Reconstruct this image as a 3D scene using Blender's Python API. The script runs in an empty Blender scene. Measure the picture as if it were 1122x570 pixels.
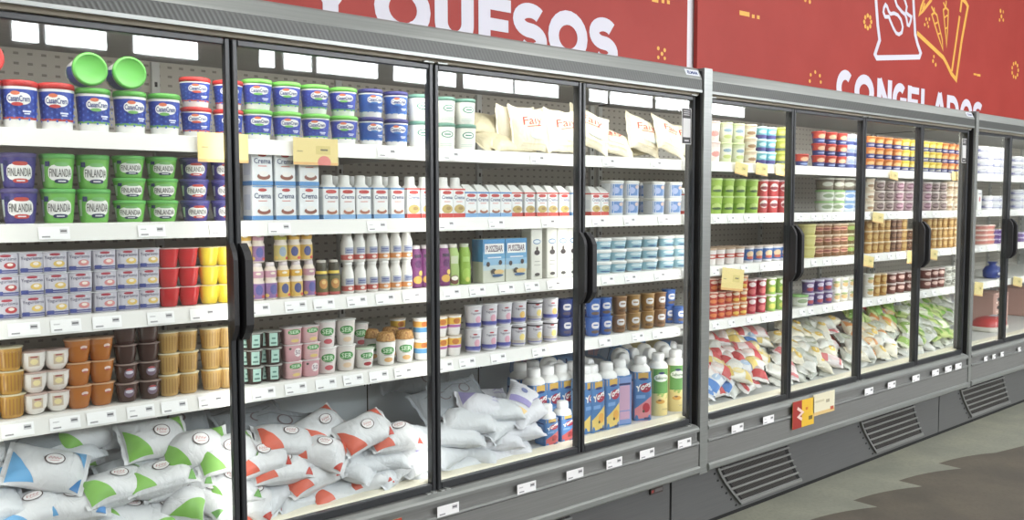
import bpy, math, random
from mathutils import Vector, Matrix
random.seed(7)
PI = math.pi
scene = bpy.context.scene
col = scene.collection
ORD = ['zeroth', 'first', 'second', 'third', 'fourth', 'fifth', 'sixth', 'seventh', 'eighth', 'ninth', 'tenth',
       'eleventh', 'twelfth', 'thirteenth', 'fourteenth', 'fifteenth', 'sixteenth', 'seventeenth', 'eighteenth',
       'nineteenth', 'twentieth']

# ---------------------------------------------------------------- camera
F, YAW, PITCH, ROLL, D, H = 945.88, 0.87298, 0.0650, -0.00208, 2.60515, 1.66
cy_, sy_ = math.cos(YAW), math.sin(YAW)
FW = Vector((cy_*math.cos(PITCH), sy_*math.cos(PITCH), -math.sin(PITCH)))
R0 = Vector((sy_, -cy_, 0)); U0 = R0.cross(FW)
RT = R0*math.cos(ROLL) + U0*math.sin(ROLL)
UP = -R0*math.sin(ROLL) + U0*math.cos(ROLL)
CAM = Vector((0, -D, H))
def ray(u, v):
    return FW*F + RT*(u-561) - UP*(v-285)
def at(u, v, y):                      # the point of the plane y = const seen at a pixel of the photograph
    d = ray(u, v); t = (y+D)/d.y
    return CAM + d*t
def at_plane(u, v, p, n):
    d = ray(u, v); t = (p-CAM).dot(n)/d.dot(n)
    return CAM + d*t
def v_of(P):
    d = P-CAM; return 285 - F*d.dot(UP)/d.dot(FW)
def atx(u, y, z):                     # x on the line (y, z) seen in image column u
    v = 285.0
    for _ in range(4):
        P = at(u, v, y); P.z = z; v = v_of(P)
    return at(u, v, y).x
cam = bpy.data.objects.new('camera', bpy.data.cameras.new('camera'))
col.objects.link(cam)
cam.matrix_world = Matrix(((RT.x, UP.x, -FW.x, CAM.x), (RT.y, UP.y, -FW.y, CAM.y), (RT.z, UP.z, -FW.z, CAM.z), (0, 0, 0, 1)))
cam.data.sensor_width = 36; cam.data.lens = 36*F/1122
cam.data.clip_start = .05; cam.data.clip_end = 200
scene.camera = cam

# ---------------------------------------------------------------- materials
def lin(c):
    c = c/255
    return c/12.92 if c <= .04045 else ((c+.055)/1.055)**2.4
MATS = {}
def mat(rgb, rough=.45, metal=0, spec=.5, alpha=1, emit=0, name=None):
    key = (tuple(rgb), rough, metal, spec, emit, name)
    if key in MATS: return MATS[key]
    m = bpy.data.materials.new(name or 'paint_%d_%d_%d' % tuple(rgb)); m.use_nodes = True
    b = m.node_tree.nodes['Principled BSDF']
    g_ = .3*rgb[0]+.59*rgb[1]+.11*rgb[2]; c = (*[lin(g_+(x-g_)*.86) for x in rgb], 1)
    b.inputs['Base Color'].default_value = c
    b.inputs['Roughness'].default_value = rough
    b.inputs['Metallic'].default_value = metal
    b.inputs['Specular IOR Level'].default_value = spec
    if emit:
        b.inputs['Emission Color'].default_value = c; b.inputs['Emission Strength'].default_value = emit
    MATS[key] = m
    return m
def nodes_of(m): return m.node_tree.nodes, m.node_tree.links
def noise_mat(name, c1, c2, scale, rough=.5, metal=0, stretch=(1, 1, 1), bump=0, spec=.5, detail=4, lo=.35, hi=.65):
    m = bpy.data.materials.new(name); m.use_nodes = True
    n, l = nodes_of(m); b = n['Principled BSDF']
    tc = n.new('ShaderNodeTexCoord'); mp = n.new('ShaderNodeMapping'); mp.inputs['Scale'].default_value = stretch
    ns = n.new('ShaderNodeTexNoise'); ns.inputs['Scale'].default_value = scale; ns.inputs['Detail'].default_value = detail
    cr = n.new('ShaderNodeValToRGB')
    cr.color_ramp.elements[0].position = lo; cr.color_ramp.elements[1].position = hi
    cr.color_ramp.elements[0].color = (*[lin(x) for x in c1], 1); cr.color_ramp.elements[1].color = (*[lin(x) for x in c2], 1)
    l.new(tc.outputs['Object'], mp.inputs['Vector']); l.new(mp.outputs['Vector'], ns.inputs['Vector'])
    l.new(ns.outputs['Fac'], cr.inputs['Fac']); l.new(cr.outputs['Color'], b.inputs['Base Color'])
    b.inputs['Roughness'].default_value = rough; b.inputs['Metallic'].default_value = metal
    b.inputs['Specular IOR Level'].default_value = spec
    if bump:
        bp = n.new('ShaderNodeBump'); bp.inputs['Strength'].default_value = bump; bp.inputs['Distance'].default_value = .004
        l.new(ns.outputs['Fac'], bp.inputs['Height']); l.new(bp.outputs['Normal'], b.inputs['Normal'])
    return m
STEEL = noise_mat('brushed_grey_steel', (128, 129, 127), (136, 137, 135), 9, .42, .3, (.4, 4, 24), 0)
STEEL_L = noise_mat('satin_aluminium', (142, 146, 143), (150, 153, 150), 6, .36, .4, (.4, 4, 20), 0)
def ribbed(name, rgb, per, metal):
    m = bpy.data.materials.new(name); m.use_nodes = True
    n, l = nodes_of(m); b = n['Principled BSDF']
    tc = n.new('ShaderNodeTexCoord'); mp = n.new('ShaderNodeMapping'); mp.inputs['Rotation'].default_value = (0, .5, 0)
    w = n.new('ShaderNodeTexWave'); w.inputs['Scale'].default_value = per; w.bands_direction = 'X'
    cr = n.new('ShaderNodeValToRGB')
    cr.color_ramp.elements[0].color = (*[lin(x*.9) for x in rgb], 1); cr.color_ramp.elements[1].color = (*[lin(x*1.05) for x in rgb], 1)
    bp = n.new('ShaderNodeBump'); bp.inputs['Strength'].default_value = .25; bp.inputs['Distance'].default_value = .002
    l.new(tc.outputs['Object'], mp.inputs['Vector']); l.new(mp.outputs['Vector'], w.inputs['Vector'])
    l.new(w.outputs['Fac'], cr.inputs['Fac']); l.new(cr.outputs['Color'], b.inputs['Base Color'])
    l.new(w.outputs['Fac'], bp.inputs['Height']); l.new(bp.outputs['Normal'], b.inputs['Normal'])
    b.inputs['Roughness'].default_value = .42; b.inputs['Metallic'].default_value = metal
    return m
KICK = noise_mat('kick_panel_grey', (95, 96, 96), (101, 102, 102), 9, .45, .2, (.4, 4, 24), 0)
HEADER = ribbed('ribbed_header_steel', (74, 76, 73), 22, .1)
def perforated(name, rgb, hole, pitch):
    m = bpy.data.materials.new(name); m.use_nodes = True
    n, l = nodes_of(m); b = n['Principled BSDF']
    tc = n.new('ShaderNodeTexCoord'); sp = n.new('ShaderNodeSeparateXYZ'); l.new(tc.outputs['Object'], sp.inputs[0])
    def cell(sock, p, half):
        a = n.new('ShaderNodeMath'); a.operation = 'DIVIDE'; a.inputs[1].default_value = p; l.new(sock, a.inputs[0])
        f = n.new('ShaderNodeMath'); f.operation = 'FRACT'; l.new(a.outputs[0], f.inputs[0])
        s = n.new('ShaderNodeMath'); s.operation = 'SUBTRACT'; s.inputs[1].default_value = .5; l.new(f.outputs[0], s.inputs[0])
        q = n.new('ShaderNodeMath'); q.operation = 'ABSOLUTE'; l.new(s.outputs[0], q.inputs[0])
        c = n.new('ShaderNodeMath'); c.operation = 'LESS_THAN'; c.inputs[1].default_value = half; l.new(q.outputs[0], c.inputs[0])
        return c.outputs[0]
    mu = n.new('ShaderNodeMath'); mu.operation = 'MULTIPLY'
    l.new(cell(sp.outputs[0], pitch, .19), mu.inputs[0]); l.new(cell(sp.outputs[2], pitch*.8, .13), mu.inputs[1])
    mx = n.new('ShaderNodeMixRGB'); mx.inputs[1].default_value = (*[lin(x) for x in rgb], 1); mx.inputs[2].default_value = (*[lin(x) for x in hole], 1)
    l.new(mu.outputs[0], mx.inputs[0]); l.new(mx.outputs[0], b.inputs['Base Color'])
    b.inputs['Roughness'].default_value = .5
    return m
BACK = perforated('perforated_grey_back', (192, 187, 178), (140, 134, 127), .042)
BLACK = mat((50, 53, 56), .35, name='black_anodised_frame')
DARK = mat((20, 20, 20), .7, name='dark_recess')
WHITE = mat((226, 225, 220), .4, name='white_enamel')
TAGW = mat((242, 242, 242), .5, name='tag_paper')
RUB = mat((40, 40, 42), .5, name='black_handle_plastic')
CREAM = mat((232, 226, 204), .45, name='cream_sill')
def glass_mat():
    m = bpy.data.materials.new('door_glass'); m.use_nodes = True
    n, l = nodes_of(m); n.remove(n['Principled BSDF']); out = n['Material Output']
    tr = n.new('ShaderNodeBsdfTransparent'); tr.inputs['Color'].default_value = (.97, .985, .98, 1)
    gl = n.new('ShaderNodeBsdfGlossy'); gl.inputs['Roughness'].default_value = .015; gl.inputs['Color'].default_value = (1, 1, 1, 1)
    # Schlick reflectance of plain window glass, the same from both faces
    ge = n.new('ShaderNodeNewGeometry'); dp = n.new('ShaderNodeVectorMath'); dp.operation = 'DOT_PRODUCT'
    l.new(ge.outputs['Incoming'], dp.inputs[0]); l.new(ge.outputs['Normal'], dp.inputs[1])
    def mth(op, a, b=None):
        q = n.new('ShaderNodeMath'); q.operation = op
        for i, x in enumerate((a, b)):
            if x is None: continue
            if isinstance(x, (int, float)): q.inputs[i].default_value = x
            else: l.new(x, q.inputs[i])
        return q.outputs[0]
    fr = mth('ADD', mth('MULTIPLY', mth('POWER', mth('SUBTRACT', 1.0, mth('ABSOLUTE', dp.outputs['Value'])), 5.0), .96), .04)
    mx = n.new('ShaderNodeMixShader')
    l.new(fr, mx.inputs[0]); l.new(tr.outputs[0], mx.inputs[1]); l.new(gl.outputs[0], mx.inputs[2])
    l.new(mx.outputs[0], out.inputs['Surface'])
    return m
GLASS = glass_mat()
_FILM = {}
def film(rgb, rough=.36):                    # printed plastic film with fine creases
    k = (tuple(rgb), rough)
    if k in _FILM: return _FILM[k]
    m = mat(rgb, rough, name='plastic_film_%d_%d_%d' % tuple(rgb)); n, l = nodes_of(m); b = n['Principled BSDF']
    tc = n.new('ShaderNodeTexCoord'); mp = n.new('ShaderNodeMapping'); mp.inputs['Scale'].default_value = (1.0, .55, 1)
    ns = n.new('ShaderNodeTexNoise'); ns.inputs['Scale'].default_value = 26; ns.inputs['Detail'].default_value = 3; ns.inputs['Distortion'].default_value = 1.2
    bp = n.new('ShaderNodeBump'); bp.inputs['Strength'].default_value = .55; bp.inputs['Distance'].default_value = .012
    l.new(tc.outputs['Object'], mp.inputs['Vector']); l.new(mp.outputs['Vector'], ns.inputs['Vector']); l.new(ns.outputs['Fac'], bp.inputs['Height']); l.new(bp.outputs['Normal'], b.inputs['Normal'])
    _FILM[k] = m; return m
CLEAR = None
def clear_mat():
    m = bpy.data.materials.new('clear_plastic'); m.use_nodes = True
    n, l = nodes_of(m); n.remove(n['Principled BSDF']); out = n['Material Output']
    tr = n.new('ShaderNodeBsdfTransparent'); tr.inputs['Color'].default_value = (.9, .9, .88, 1)
    df = n.new('ShaderNodeBsdfGlossy'); df.inputs['Roughness'].default_value = .2; df.inputs['Color'].default_value = (.8, .8, .8, 1)
    mx = n.new('ShaderNodeMixShader'); mx.inputs[0].default_value = .35
    l.new(tr.outputs[0], mx.inputs[1]); l.new(df.outputs[0], mx.inputs[2]); l.new(mx.outputs[0], out.inputs['Surface'])
    return m
CLEAR = clear_mat()

# ---------------------------------------------------------------- mesh builder
class MB:
    def __init__(s): s.v = []; s.f = []; s.m = []; s.sm = []; s.mats = []
    def mi(s, m):
        if m not in s.mats: s.mats.append(m)
        return s.mats.index(m)
    def add(s, vs, fs, m, smooth=False):
        o = len(s.v); k = s.mi(m)
        s.v += [tuple(p) for p in vs]
        for f in fs: s.f.append(tuple(i+o for i in f)); s.m.append(k); s.sm.append(smooth)
        return s
    def box(s, x0, x1, y0, y1, z0, z1, m, bev=0):
        if bev <= 0:
            vs = [(x, y, z) for x in (x0, x1) for y in (y0, y1) for z in (z0, z1)]
            return s.add(vs, [(0, 1, 3, 2), (4, 6, 7, 5), (0, 4, 5, 1), (2, 3, 7, 6), (0, 2, 6, 4), (1, 5, 7, 3)], m)
        # chamfered box: octagon in plan, chamfered top and bottom
        b = bev
        def ring(z, i): return [(x0+b+i, y0+i, z), (x1-b-i, y0+i, z), (x1-i, y0+b+i, z), (x1-i, y1-b-i, z), (x1-b-i, y1-i, z), (x0+b+i, y1-i, z), (x0+i, y1-b-i, z), (x0+i, y0+b+i, z)]
        rs = [ring(z0, b*.7), ring(z0+b, 0), ring(z1-b, 0), ring(z1, b*.7)]
        vs = sum(rs, []); fs = []
        for k in range(3):
            for i in range(8): j = (i+1) % 8; fs.append((k*8+i, k*8+j, k*8+8+j, k*8+8+i))
        fs.append(tuple(range(7, -1, -1))); fs.append(tuple(range(24, 32)))
        return s.add(vs, fs, m)
    def extrude_x(s, prof, x0, x1, mats, smooth=False):   # closed (y, z) profile swept along x; one material or one per edge
        n = len(prof)
        vs = [(x0, y, z) for y, z in prof]+[(x1, y, z) for y, z in prof]
        one = not isinstance(mats, list)
        for i in range(n):
            j = (i+1) % n
            s.add([vs[i], vs[j], vs[n+j], vs[n+i]], [(0, 1, 2, 3)], mats if one else mats[i], smooth)
        m0 = mats if one else mats[0]
        s.add(vs[:n], [tuple(range(n-1, -1, -1))], m0); s.add(vs[n:], [tuple(range(n))], m0)
        return s
    def tube(s, p, q, r, m, n=10):
        p, q = Vector(p), Vector(q); d = (q-p).normalized()
        a = d.orthogonal().normalized(); b = d.cross(a)
        vs = [c+(a*math.cos(2*PI*i/n)+b*math.sin(2*PI*i/n))*r for c in (p, q) for i in range(n)]
        s.add(vs, [(i, (i+1) % n, n+(i+1) % n, n+i) for i in range(n)], m, True)
        return s.add(vs, [tuple(range(n-1, -1, -1)), tuple(range(n, 2*n))], m)
    def mesh(s, name):
        me = bpy.data.meshes.new(name); me.from_pydata(s.v, [], s.f)
        for m in s.mats: me.materials.append(m)
        me.polygons.foreach_set('material_index', s.m); me.polygons.foreach_set('use_smooth', s.sm)
        me.update(); return me
    def build(s, name, parent=None, loc=(0, 0, 0)):
        o = bpy.data.objects.new(name, s.mesh(name)); col.objects.link(o); o.location = loc
        if parent: o.parent = parent
        return o
def tag(o, label, cat, group=None):
    o['label'] = label; o['category'] = cat
    if group: o['group'] = group
    return o
def struct(o): o['kind'] = 'structure'; return o
def empty(name, loc=(0, 0, 0), parent=None):
    o = bpy.data.objects.new(name, None); col.objects.link(o); o.location = loc; o.empty_display_size = .05
    if parent: o.parent = parent
    return o

# ---------------------------------------------------------------- lettering
_TXT = {}
def text2d(s, bold=.02):
    k = (s, bold)
    if k in _TXT: return _TXT[k]
    cu = bpy.data.curves.new('t', 'FONT'); cu.body = s; cu.size = 1; cu.offset = bold; cu.resolution_u = 2; cu.fill_mode = 'BOTH' if False else 'FRONT'
    o = bpy.data.objects.new('t', cu); col.objects.link(o)
    bpy.context.view_layer.update()
    e = o.evaluated_get(bpy.context.evaluated_depsgraph_get()); me = e.to_mesh()
    vs = [(v.co.x, v.co.y) for v in me.vertices]; fs = [tuple(p.vertices) for p in me.polygons]
    e.to_mesh_clear(); bpy.data.objects.remove(o); bpy.data.curves.remove(cu)
    x0 = min(p[0] for p in vs); x1 = max(p[0] for p in vs); y0 = min(p[1] for p in vs); y1 = max(p[1] for p in vs)
    vs = [((x-(x0+x1)/2)/(x1-x0), (y-(y0+y1)/2)/(y1-y0)) for x, y in vs]
    _TXT[k] = (vs, fs); return _TXT[k]
# 2-D shapes -> (verts, faces) in a (s, t) plane, then wrapped on a surface
def sh_rect(cx, cz, w, h, nx=8, nz=2):
    vs = [(cx+w*(i/nx-.5), cz+h*(j/nz-.5)) for j in range(nz+1) for i in range(nx+1)]
    return vs, [(j*(nx+1)+i, j*(nx+1)+i+1, (j+1)*(nx+1)+i+1, (j+1)*(nx+1)+i) for j in range(nz) for i in range(nx)]
def sh_ell(cx, cz, w, h, n=18, e=2.0):
    vs = [(cx, cz)]; fs = []; R = max(1, min(6, math.ceil(w/.016)))
    for k in [(q+1)/R for q in range(R)]:
        for i in range(n):
            a = 2*PI*i/n; c, s_ = math.cos(a), math.sin(a); q = (abs(c)**e+abs(s_)**e)**(-1/e)
            vs.append((cx+w/2*k*q*c, cz+h/2*k*q*s_))
    for i in range(n):
        j = (i+1) % n; fs.append((0, 1+i, 1+j))
        for q in range(R-1): o = 1+q*n; fs.append((o+i, o+n+i, o+n+j, o+j))
    return vs, fs
def sh_ring(cx, cz, w, h, t, n=24):
    vs = []
    for d in (0, t):
        for i in range(n):
            a = 2*PI*i/n; vs.append((cx+(w/2-d)*math.cos(a), cz+(h/2-d)*math.sin(a)))
    return vs, [(i, (i+1) % n, n+(i+1) % n, n+i) for i in range(n)]
def sh_tri(pts, n=3):                      # triangle, subdivided
    a, b, c = [Vector(p) for p in pts]; vs = []; idx = {}; fs = []
    for i in range(n+1):
        for j in range(n+1-i):
            idx[i, j] = len(vs); vs.append(tuple(a+(b-a)*(i/n)+(c-a)*(j/n)))
    for i in range(n):
        for j in range(n-i):
            fs.append((idx[i, j], idx[i+1, j], idx[i, j+1]))
            if i+j < n-1: fs.append((idx[i+1, j], idx[i+1, j+1], idx[i, j+1]))
    return vs, fs
def sh_text(s, cx, cz, w, h, bold=.02, slope=0):
    vs, fs = text2d(s, bold); return [(cx+x*w, cz+y*h+slope*x*w) for x, y in vs], fs
def sh_stroke(pts, w, closed=False):
    P = [Vector(p) for p in pts]; n = len(P); vs = []
    for i in range(n):
        a = P[i-1] if (i or closed) else None; c = P[(i+1) % n] if (i < n-1 or closed) else None
        d1 = (P[i]-a).normalized() if a is not None else None; d2 = (c-P[i]).normalized() if c is not None else None
        if d1 is None: d1 = d2
        if d2 is None: d2 = d1
        n1 = Vector((-d1.y, d1.x)); n2 = Vector((-d2.y, d2.x)); mm = n1+n2
        mm = mm.normalized() if mm.length > 1e-4 else n1
        k = min(1/max(mm.dot(n1), .35), 1.8)*w/2
        vs += [tuple(P[i]+mm*k), tuple(P[i]-mm*k)]
    r = range(n if closed else n-1)
    return vs, [(2*i, 2*i+1, 2*((i+1) % n)+1, 2*((i+1) % n)) for i in r]

# ---------------------------------------------------------------- lofted containers with wrapped print
class Loft:                                 # profile (radius, z), superellipse section
    def __init__(s, prof, sx=1, sy=1, e=2.0, n=22): s.p = prof; s.sx = sx; s.sy = sy; s.e = e; s.n = n
    def q(s, th):
        c, w = abs(math.sin(th)), abs(math.cos(th)); return (c**s.e+w**s.e)**(-1/s.e)
    def r(s, z):
        p = s.p
        if z <= p[0][1]: return p[0][0]
        for (r0, z0), (r1, z1) in zip(p, p[1:]):
            if z <= z1: return r0+(r1-r0)*((z-z0)/(z1-z0) if z1 > z0 else 0)
        return p[-1][0]
    def pt(s, th, r, z): k = s.q(th)*r; return (math.sin(th)*k*s.sx, -math.cos(th)*k*s.sy, z)
    def body(s, mb, m, smooth=True, cap=True):
        n = s.n; off = PI/n if s.e > 2.5 else 0
        ang = [2*PI*i/n+off for i in range(n)]
        if s.e > 3:                         # crowd the angles into the corners of boxy sections
            ang = sorted({round(k*PI/2+d, 4) for k in range(4) for d in (0, .55, .68, .785, .89, 1.02)}); n = len(ang)
        vs = [s.pt(a, r, z) for r, z in s.p for a in ang]; fs = []
        for k in range(len(s.p)-1):
            for i in range(n): j = (i+1) % n; fs.append((k*n+i, k*n+j, (k+1)*n+j, (k+1)*n+i))
        mb.add(vs, fs, m, smooth)
        if cap:
            mb.add(vs[:n], [tuple(range(n-1, -1, -1))], m); mb.add(vs[-n:], [tuple(range(n))], m)
    def wrap(s, mb, shape, m, lay=1):
        vs, fs = shape; eps = .0005*lay; out = []
        for x, z in vs:
            r = s.r(z)+eps
            th = math.atan2(x, r*s.sy)*1.0 if s.e > 3 else x/max(r*s.sx, 1e-4)
            out.append(s.pt(th, r, z))
        mb.add(out, fs, m, True)
class Kind:
    def __init__(s, name, cat, desc, h): s.name = name; s.cat = cat; s.desc = desc; s.h = h; s.parts = []; s.rad = .04; s.root_mesh = None; s.made = 0
    def part(s, name, mb): s.parts.append((name, mb.mesh(name))); return s
    def place(s, M, label, group):
        o = bpy.data.objects.new(s.name, s.root_mesh); col.objects.link(o); o.matrix_world = M
        o.empty_display_size = .03
        for nm, me in s.parts:
            c = bpy.data.objects.new(nm, me); col.objects.link(c); c.parent = o
        return tag(o, label, s.cat, group)
def col_of(c): return c if not isinstance(c, tuple) else mat(c)
KINDS = {}
def container(key, name, cat, desc, prof, body, label=None, lid=None, sx=1, sy=1, e=2.0, n=22, extra=None, stack=None, lidname='lid', bodyname='cup'):
    """label: list of (shape, colour); lid: (profile, colour[, e])"""
    h = max([z for _, z in prof]+([z for _, z in lid[0]] if lid else []))
    k = Kind(name, cat, desc, stack or h); L = Loft(prof, sx, sy, e, n); k.loft = L
    k.rad = max(r for r, _ in prof)*sy
    if lid: k.rad = max(k.rad, max(r for r, _ in lid[0])*sy)
    mb = MB(); L.body(mb, col_of(body)); k.part(bodyname, mb)
    if label:
        mb = MB()
        for i, (sh, c) in enumerate(label): L.wrap(mb, sh, col_of(c), 1+i*.6)
        k.part('label', mb)
    if lid:
        mb = MB(); Loft(lid[0], sx, sy, lid[2] if len(lid) > 2 else e, n).body(mb, col_of(lid[1])); k.part(lidname, mb)
    for nm, m in (extra or []): k.part(nm, m)
    KINDS[key] = k; return k
def rim(r, z, h=.012): return [(r*.97, z-.004), (r*1.04, z-.003), (r*1.05, z+h*.55), (r*1.0, z+h*.9), (r*.9, z+h), (r*.86, z+h*.75), (0.002, z+h*.75)]
def foil(r, z, t=.0022): return [(r*1.06, z-t), (r*1.1, z-t*.6), (r*1.1, z), (0.002, z+.0004)]
RED, GREEN, BLUE, NAVY, WH = (206, 44, 42), (92, 178, 70), (42, 72, 178), (34, 44, 110), (240, 240, 236)
# --- tubs of cream cheese: blue printed label, white foot
def cc_tub(key, rt, rb, h, lidc, acc, lblc, desc, ltxt='CasanCrem', dark=(74, 112, 214)):
    prof = [(rb*.96, 0), (rb, .003), (rb+(rt-rb)*.5, h*.5), (rt, h*.9), (rt, h*.93)]
    rm = (rt+rb)/2; zc = h*.53; W = rm*3.7; k = h/.12
    lab = [(sh_rect(0, zc, W, h*.62, 16, 2), lblc), (sh_rect(0, zc-h*.31, W, h*.05, 16, 1), acc)]
    for i in range(-4, 5):
        for j in (-1, 0, 1, 2):
            lab.append((sh_ell(i*rm*.29, zc-h*.2+j*h*.14+(i % 2)*h*.06, rm*.15, h*.06, 6), dark))
    lab = lab[:2]+[(sh_rect(0, zc-h*.31, W, h*.05, 16, 1), acc)]+lab[2:]
    lab += [(sh_ell(0, zc+h*.1, rm*1.42, h*.27, 20, 2.6), WH), (sh_ell(-rm*.2, zc+h*.215, rm*.55, h*.09, 12), (232, 120, 80)),
            (sh_ell(-rm*.1, zc-h*.02, rm*.7, h*.08, 12), acc), (sh_text(ltxt, 0, zc+h*.1, rm*1.3, h*.13, .02), (40, 60, 140)),
            (sh_rect(rm*.45, zc-h*.17, rm*.5, h*.035, 3, 1), (220, 225, 240)), (sh_rect(rm*.45, zc-h*.22, rm*.35, h*.025, 3, 1), (220, 225, 240))]
    return container(key, 'cream_cheese_tub', 'tub', desc, prof, WH, lab, (rim(rt, h*.93, h*.09+.003), lidc), bodyname='tub')
cc_tub('cr_big', .046, .040, .128, RED, (200, 60, 60), BLUE, 'tall red-lidded blue-label tub')
cc_tub('cg_big', .046, .040, .122, (86, 176, 66), (110, 180, 90), BLUE, 'tall green-lidded blue-label tub')
cc_tub('cr_sm', .046, .038, .088, RED, (214, 80, 60), BLUE, 'short red-lidded blue-label tub')
cc_tub('cg_sm', .048, .039, .094, (108, 196, 72), (110, 190, 90), (66, 82, 190), 'short green-lidded blue-label tub')
cc_tub('cb', .044, .039, .096, (52, 52, 128), (60, 120, 200), (50, 100, 190), 'purple-lidded bright-blue tub', dark=(56, 110, 198))
def teal_tub():
    h = .096; rt, rb = .041, .036
    lab = [(sh_ell(.006, h*.58, .05, h*.27, 18), (46, 140, 110)), (sh_ell(.006, h*.58, .041, h*.2, 18), WH), (sh_text('Casero', .006, h*.58, .034, h*.1), (46, 140, 110)),
           (sh_rect(0, h*.2, .05, h*.03, 6, 1), (200, 214, 206)), (sh_rect(0, h*.13, .05, h*.03, 6, 1), (200, 214, 206))]
    lab[2] = (sh_rect(.006, h*.58, .026, h*.05, 3, 1), (46, 140, 110))
    container('tw', 'cream_cheese_tub', 'tub', 'white tub with teal lid', [(rb, 0), (rb+.001, .003), (rt, h*.92)], (236, 236, 228), lab, (rim(rt, h*.92, .011), (96, 148, 130)), bodyname='tub')
teal_tub()
def fin_tub(key, rt, rb, h, c, lidc, desc, red):
    prof = [(rb*.97, 0), (rb, .003), (rt, h*.88), (rt, h*.92)]; rm = (rt+rb)/2; zc = h*.46
    lab = [(sh_rect(0, h*.46, rm*3.6, h*.8, 20, 3), c), (sh_rect(-rm*1.25, h*.45, rm*.3, h*.5, 2, 2), (200, 215, 205)),
           (sh_ell(.002, zc, rm*1.68, h*.5, 22, 3), WH), (sh_ell(.004, zc+h*.25, rm*.95, h*.12, 14, 3), (200, 70, 60) if red else (120, 190, 110)),
           (sh_ell(.004, zc-h*.25, rm*.95, h*.13, 14, 3), (206, 60, 50) if red else (40, 54, 96)),
           (sh_text('FINLANDIA', .002, zc, rm*1.5, h*.24, .0), (54, 52, 54)),
           (sh_rect(-rm*.85, h*.72, rm*.34, h*.15, 3, 1), NAVY), (sh_rect(.004, zc-h*.25, rm*.5, h*.04, 4, 1), (220, 220, 225))]
    container(key, 'spread_tub', 'tub', desc, prof, c, lab, (rim(rt, h*.92, h*.09+.002), lidc), bodyname='tub')
fin_tub('fp', .045, .037, .096, (66, 58, 140), (88, 78, 138), 'purple white-oval spread tub', True)
fin_tub('fg', .045, .037, .096, (108, 190, 72), (92, 184, 84), 'tall green spread tub', False)
fin_tub('fgs', .045, .036, .0635, (108, 190, 72), (98, 190, 88), 'shallow green spread tub', False)
fin_tub('fps', .043, .034, .0635, (70, 62, 146), (78, 76, 150), 'shallow purple spread tub', True)
# --- boxes and cartons
def boxk(key, name, desc, w, d, h, base, prints, cap=None, sides=None):
    k = Kind(name, 'box' if cap is None else 'carton', desc, h); k.rad = d/2
    mb = MB(); mb.box(-w/2, w/2, -d/2, d/2, 0, h, col_of(base), .0025); k.part('carton_body', mb)
    mb = MB()
    for i, (sh, c) in enumerate(prints):
        mb.add([(x, -d/2-.0005-.0004*i, z) for x, z in sh[0]], sh[1], col_of(c))
    for i, (sh, c) in enumerate(sides or []):
        mb.add([(-w/2-.0005-.0004*i, -x, z) for x, z in sh[0]], sh[1], col_of(c))
    k.part('label', mb)
    if cap: k.part('cap', cap); k.h = h
    KINDS[key] = k; return k
PALE, SKY = (236, 240, 242), (70, 140, 208)
boxk('crema', 'cream_box', 'blue-banded white cream box', .072, .075, .114, PALE,
     [(sh_rect(0, .008, .072, .014, 1, 1), (76, 146, 212)), (sh_ell(0, .1, .03, .011), (196, 60, 56)), (sh_text('Crema', 0, .081, .058, .018, .01), (44, 70, 120)),
      (sh_rect(0, .064, .03, .003, 1, 1), (220, 140, 130)), (sh_ell(.004, .03, .046, .022, 18, 2), (150, 84, 66)), (sh_ell(.004, .038, .034, .018), (240, 238, 234)), (sh_rect(0, .111, .07, .004, 1, 1), (120, 170, 220))],
     sides=[(sh_rect(0, .008, .073, .014, 1, 1), (76, 146, 212)), (sh_rect(0, .06, .05, .05, 1, 1), (214, 222, 232))])
def capped(key, desc, w, h, c, food, tall=True):
    L = Loft([(w/2, h), (w/2*.9, h+.006), (.019, h+.012), (.0185, h+.04), (.016, h+.043), (.002, h+.043)], 1, 1, 2.4, 16); mb = MB(); L.body(mb, mat((226, 226, 222), .4))
    if not tall:
        mb = MB(); w2 = w/2
        mb.add([(-w2, -w2, h), (w2, -w2, h), (w2, w2, h), (-w2, w2, h), (-w2*.75, w2*.2, h+.03), (w2*.45, w2*.2, h+.03), (w2*.45, w2*.6, h+.03), (-w2*.75, w2*.6, h+.03)],
               [(0, 1, 5, 4), (1, 2, 6, 5), (2, 3, 7, 6), (3, 0, 4, 7), (4, 5, 6, 7)], mat((232, 232, 228), .4))
    pr = [(sh_rect(0, h-.003, w, .006, 1, 1), c), (sh_rect(0, .008, w, .016, 1, 1), c if food else (120, 170, 220)), (sh_ell(0, h*.86, w*.7, .013, 12, 3), (206, 62, 58)),
          (sh_text('Crema', 0, h*.7, w*.86, .014, .01), (70, 90, 140)), (sh_rect(0, h*.55, w*.5, .003, 1, 1), (226, 150, 140))]
    pr.append((sh_ell(0, h*.3, w*.86, h*.3, 18), (196, 170, 92)) if food else (sh_ell(.002, h*.24, w*.7, h*.17, 16), (178, 104, 76)))
    pr.append((sh_ell(w*.1, h*.32, w*.4, h*.12, 10), (160, 130, 70)) if food else (sh_ell(.002, h*.3, w*.5, h*.13, 14), (240, 236, 230)))
    boxk(key, 'cream_carton', desc, w, w, h, (238, 240, 240), pr, mb, sides=[(sh_rect(0, h-.003, w, .006, 1, 1), c), (sh_rect(0, .008, w, .016, 1, 1), c), (sh_rect(0, h*.5, w*.7, h*.4, 1, 1), (222, 226, 230))])
capped('cart_b', 'white cream carton with blue stripe', .058, .112, (76, 140, 200), False)
capped('cart_r', 'white cream carton with red stripe', .058, .112, (214, 62, 54), True)
capped('gab_b', 'gable carton with blue stripe', .058, .1, (80, 140, 206), False, False)
capped('gab_r', 'gable carton with red stripe', .058, .1, (214, 72, 62), True, False)
SKYB, SKYL = (66, 146, 206), (140, 190, 224)
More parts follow.
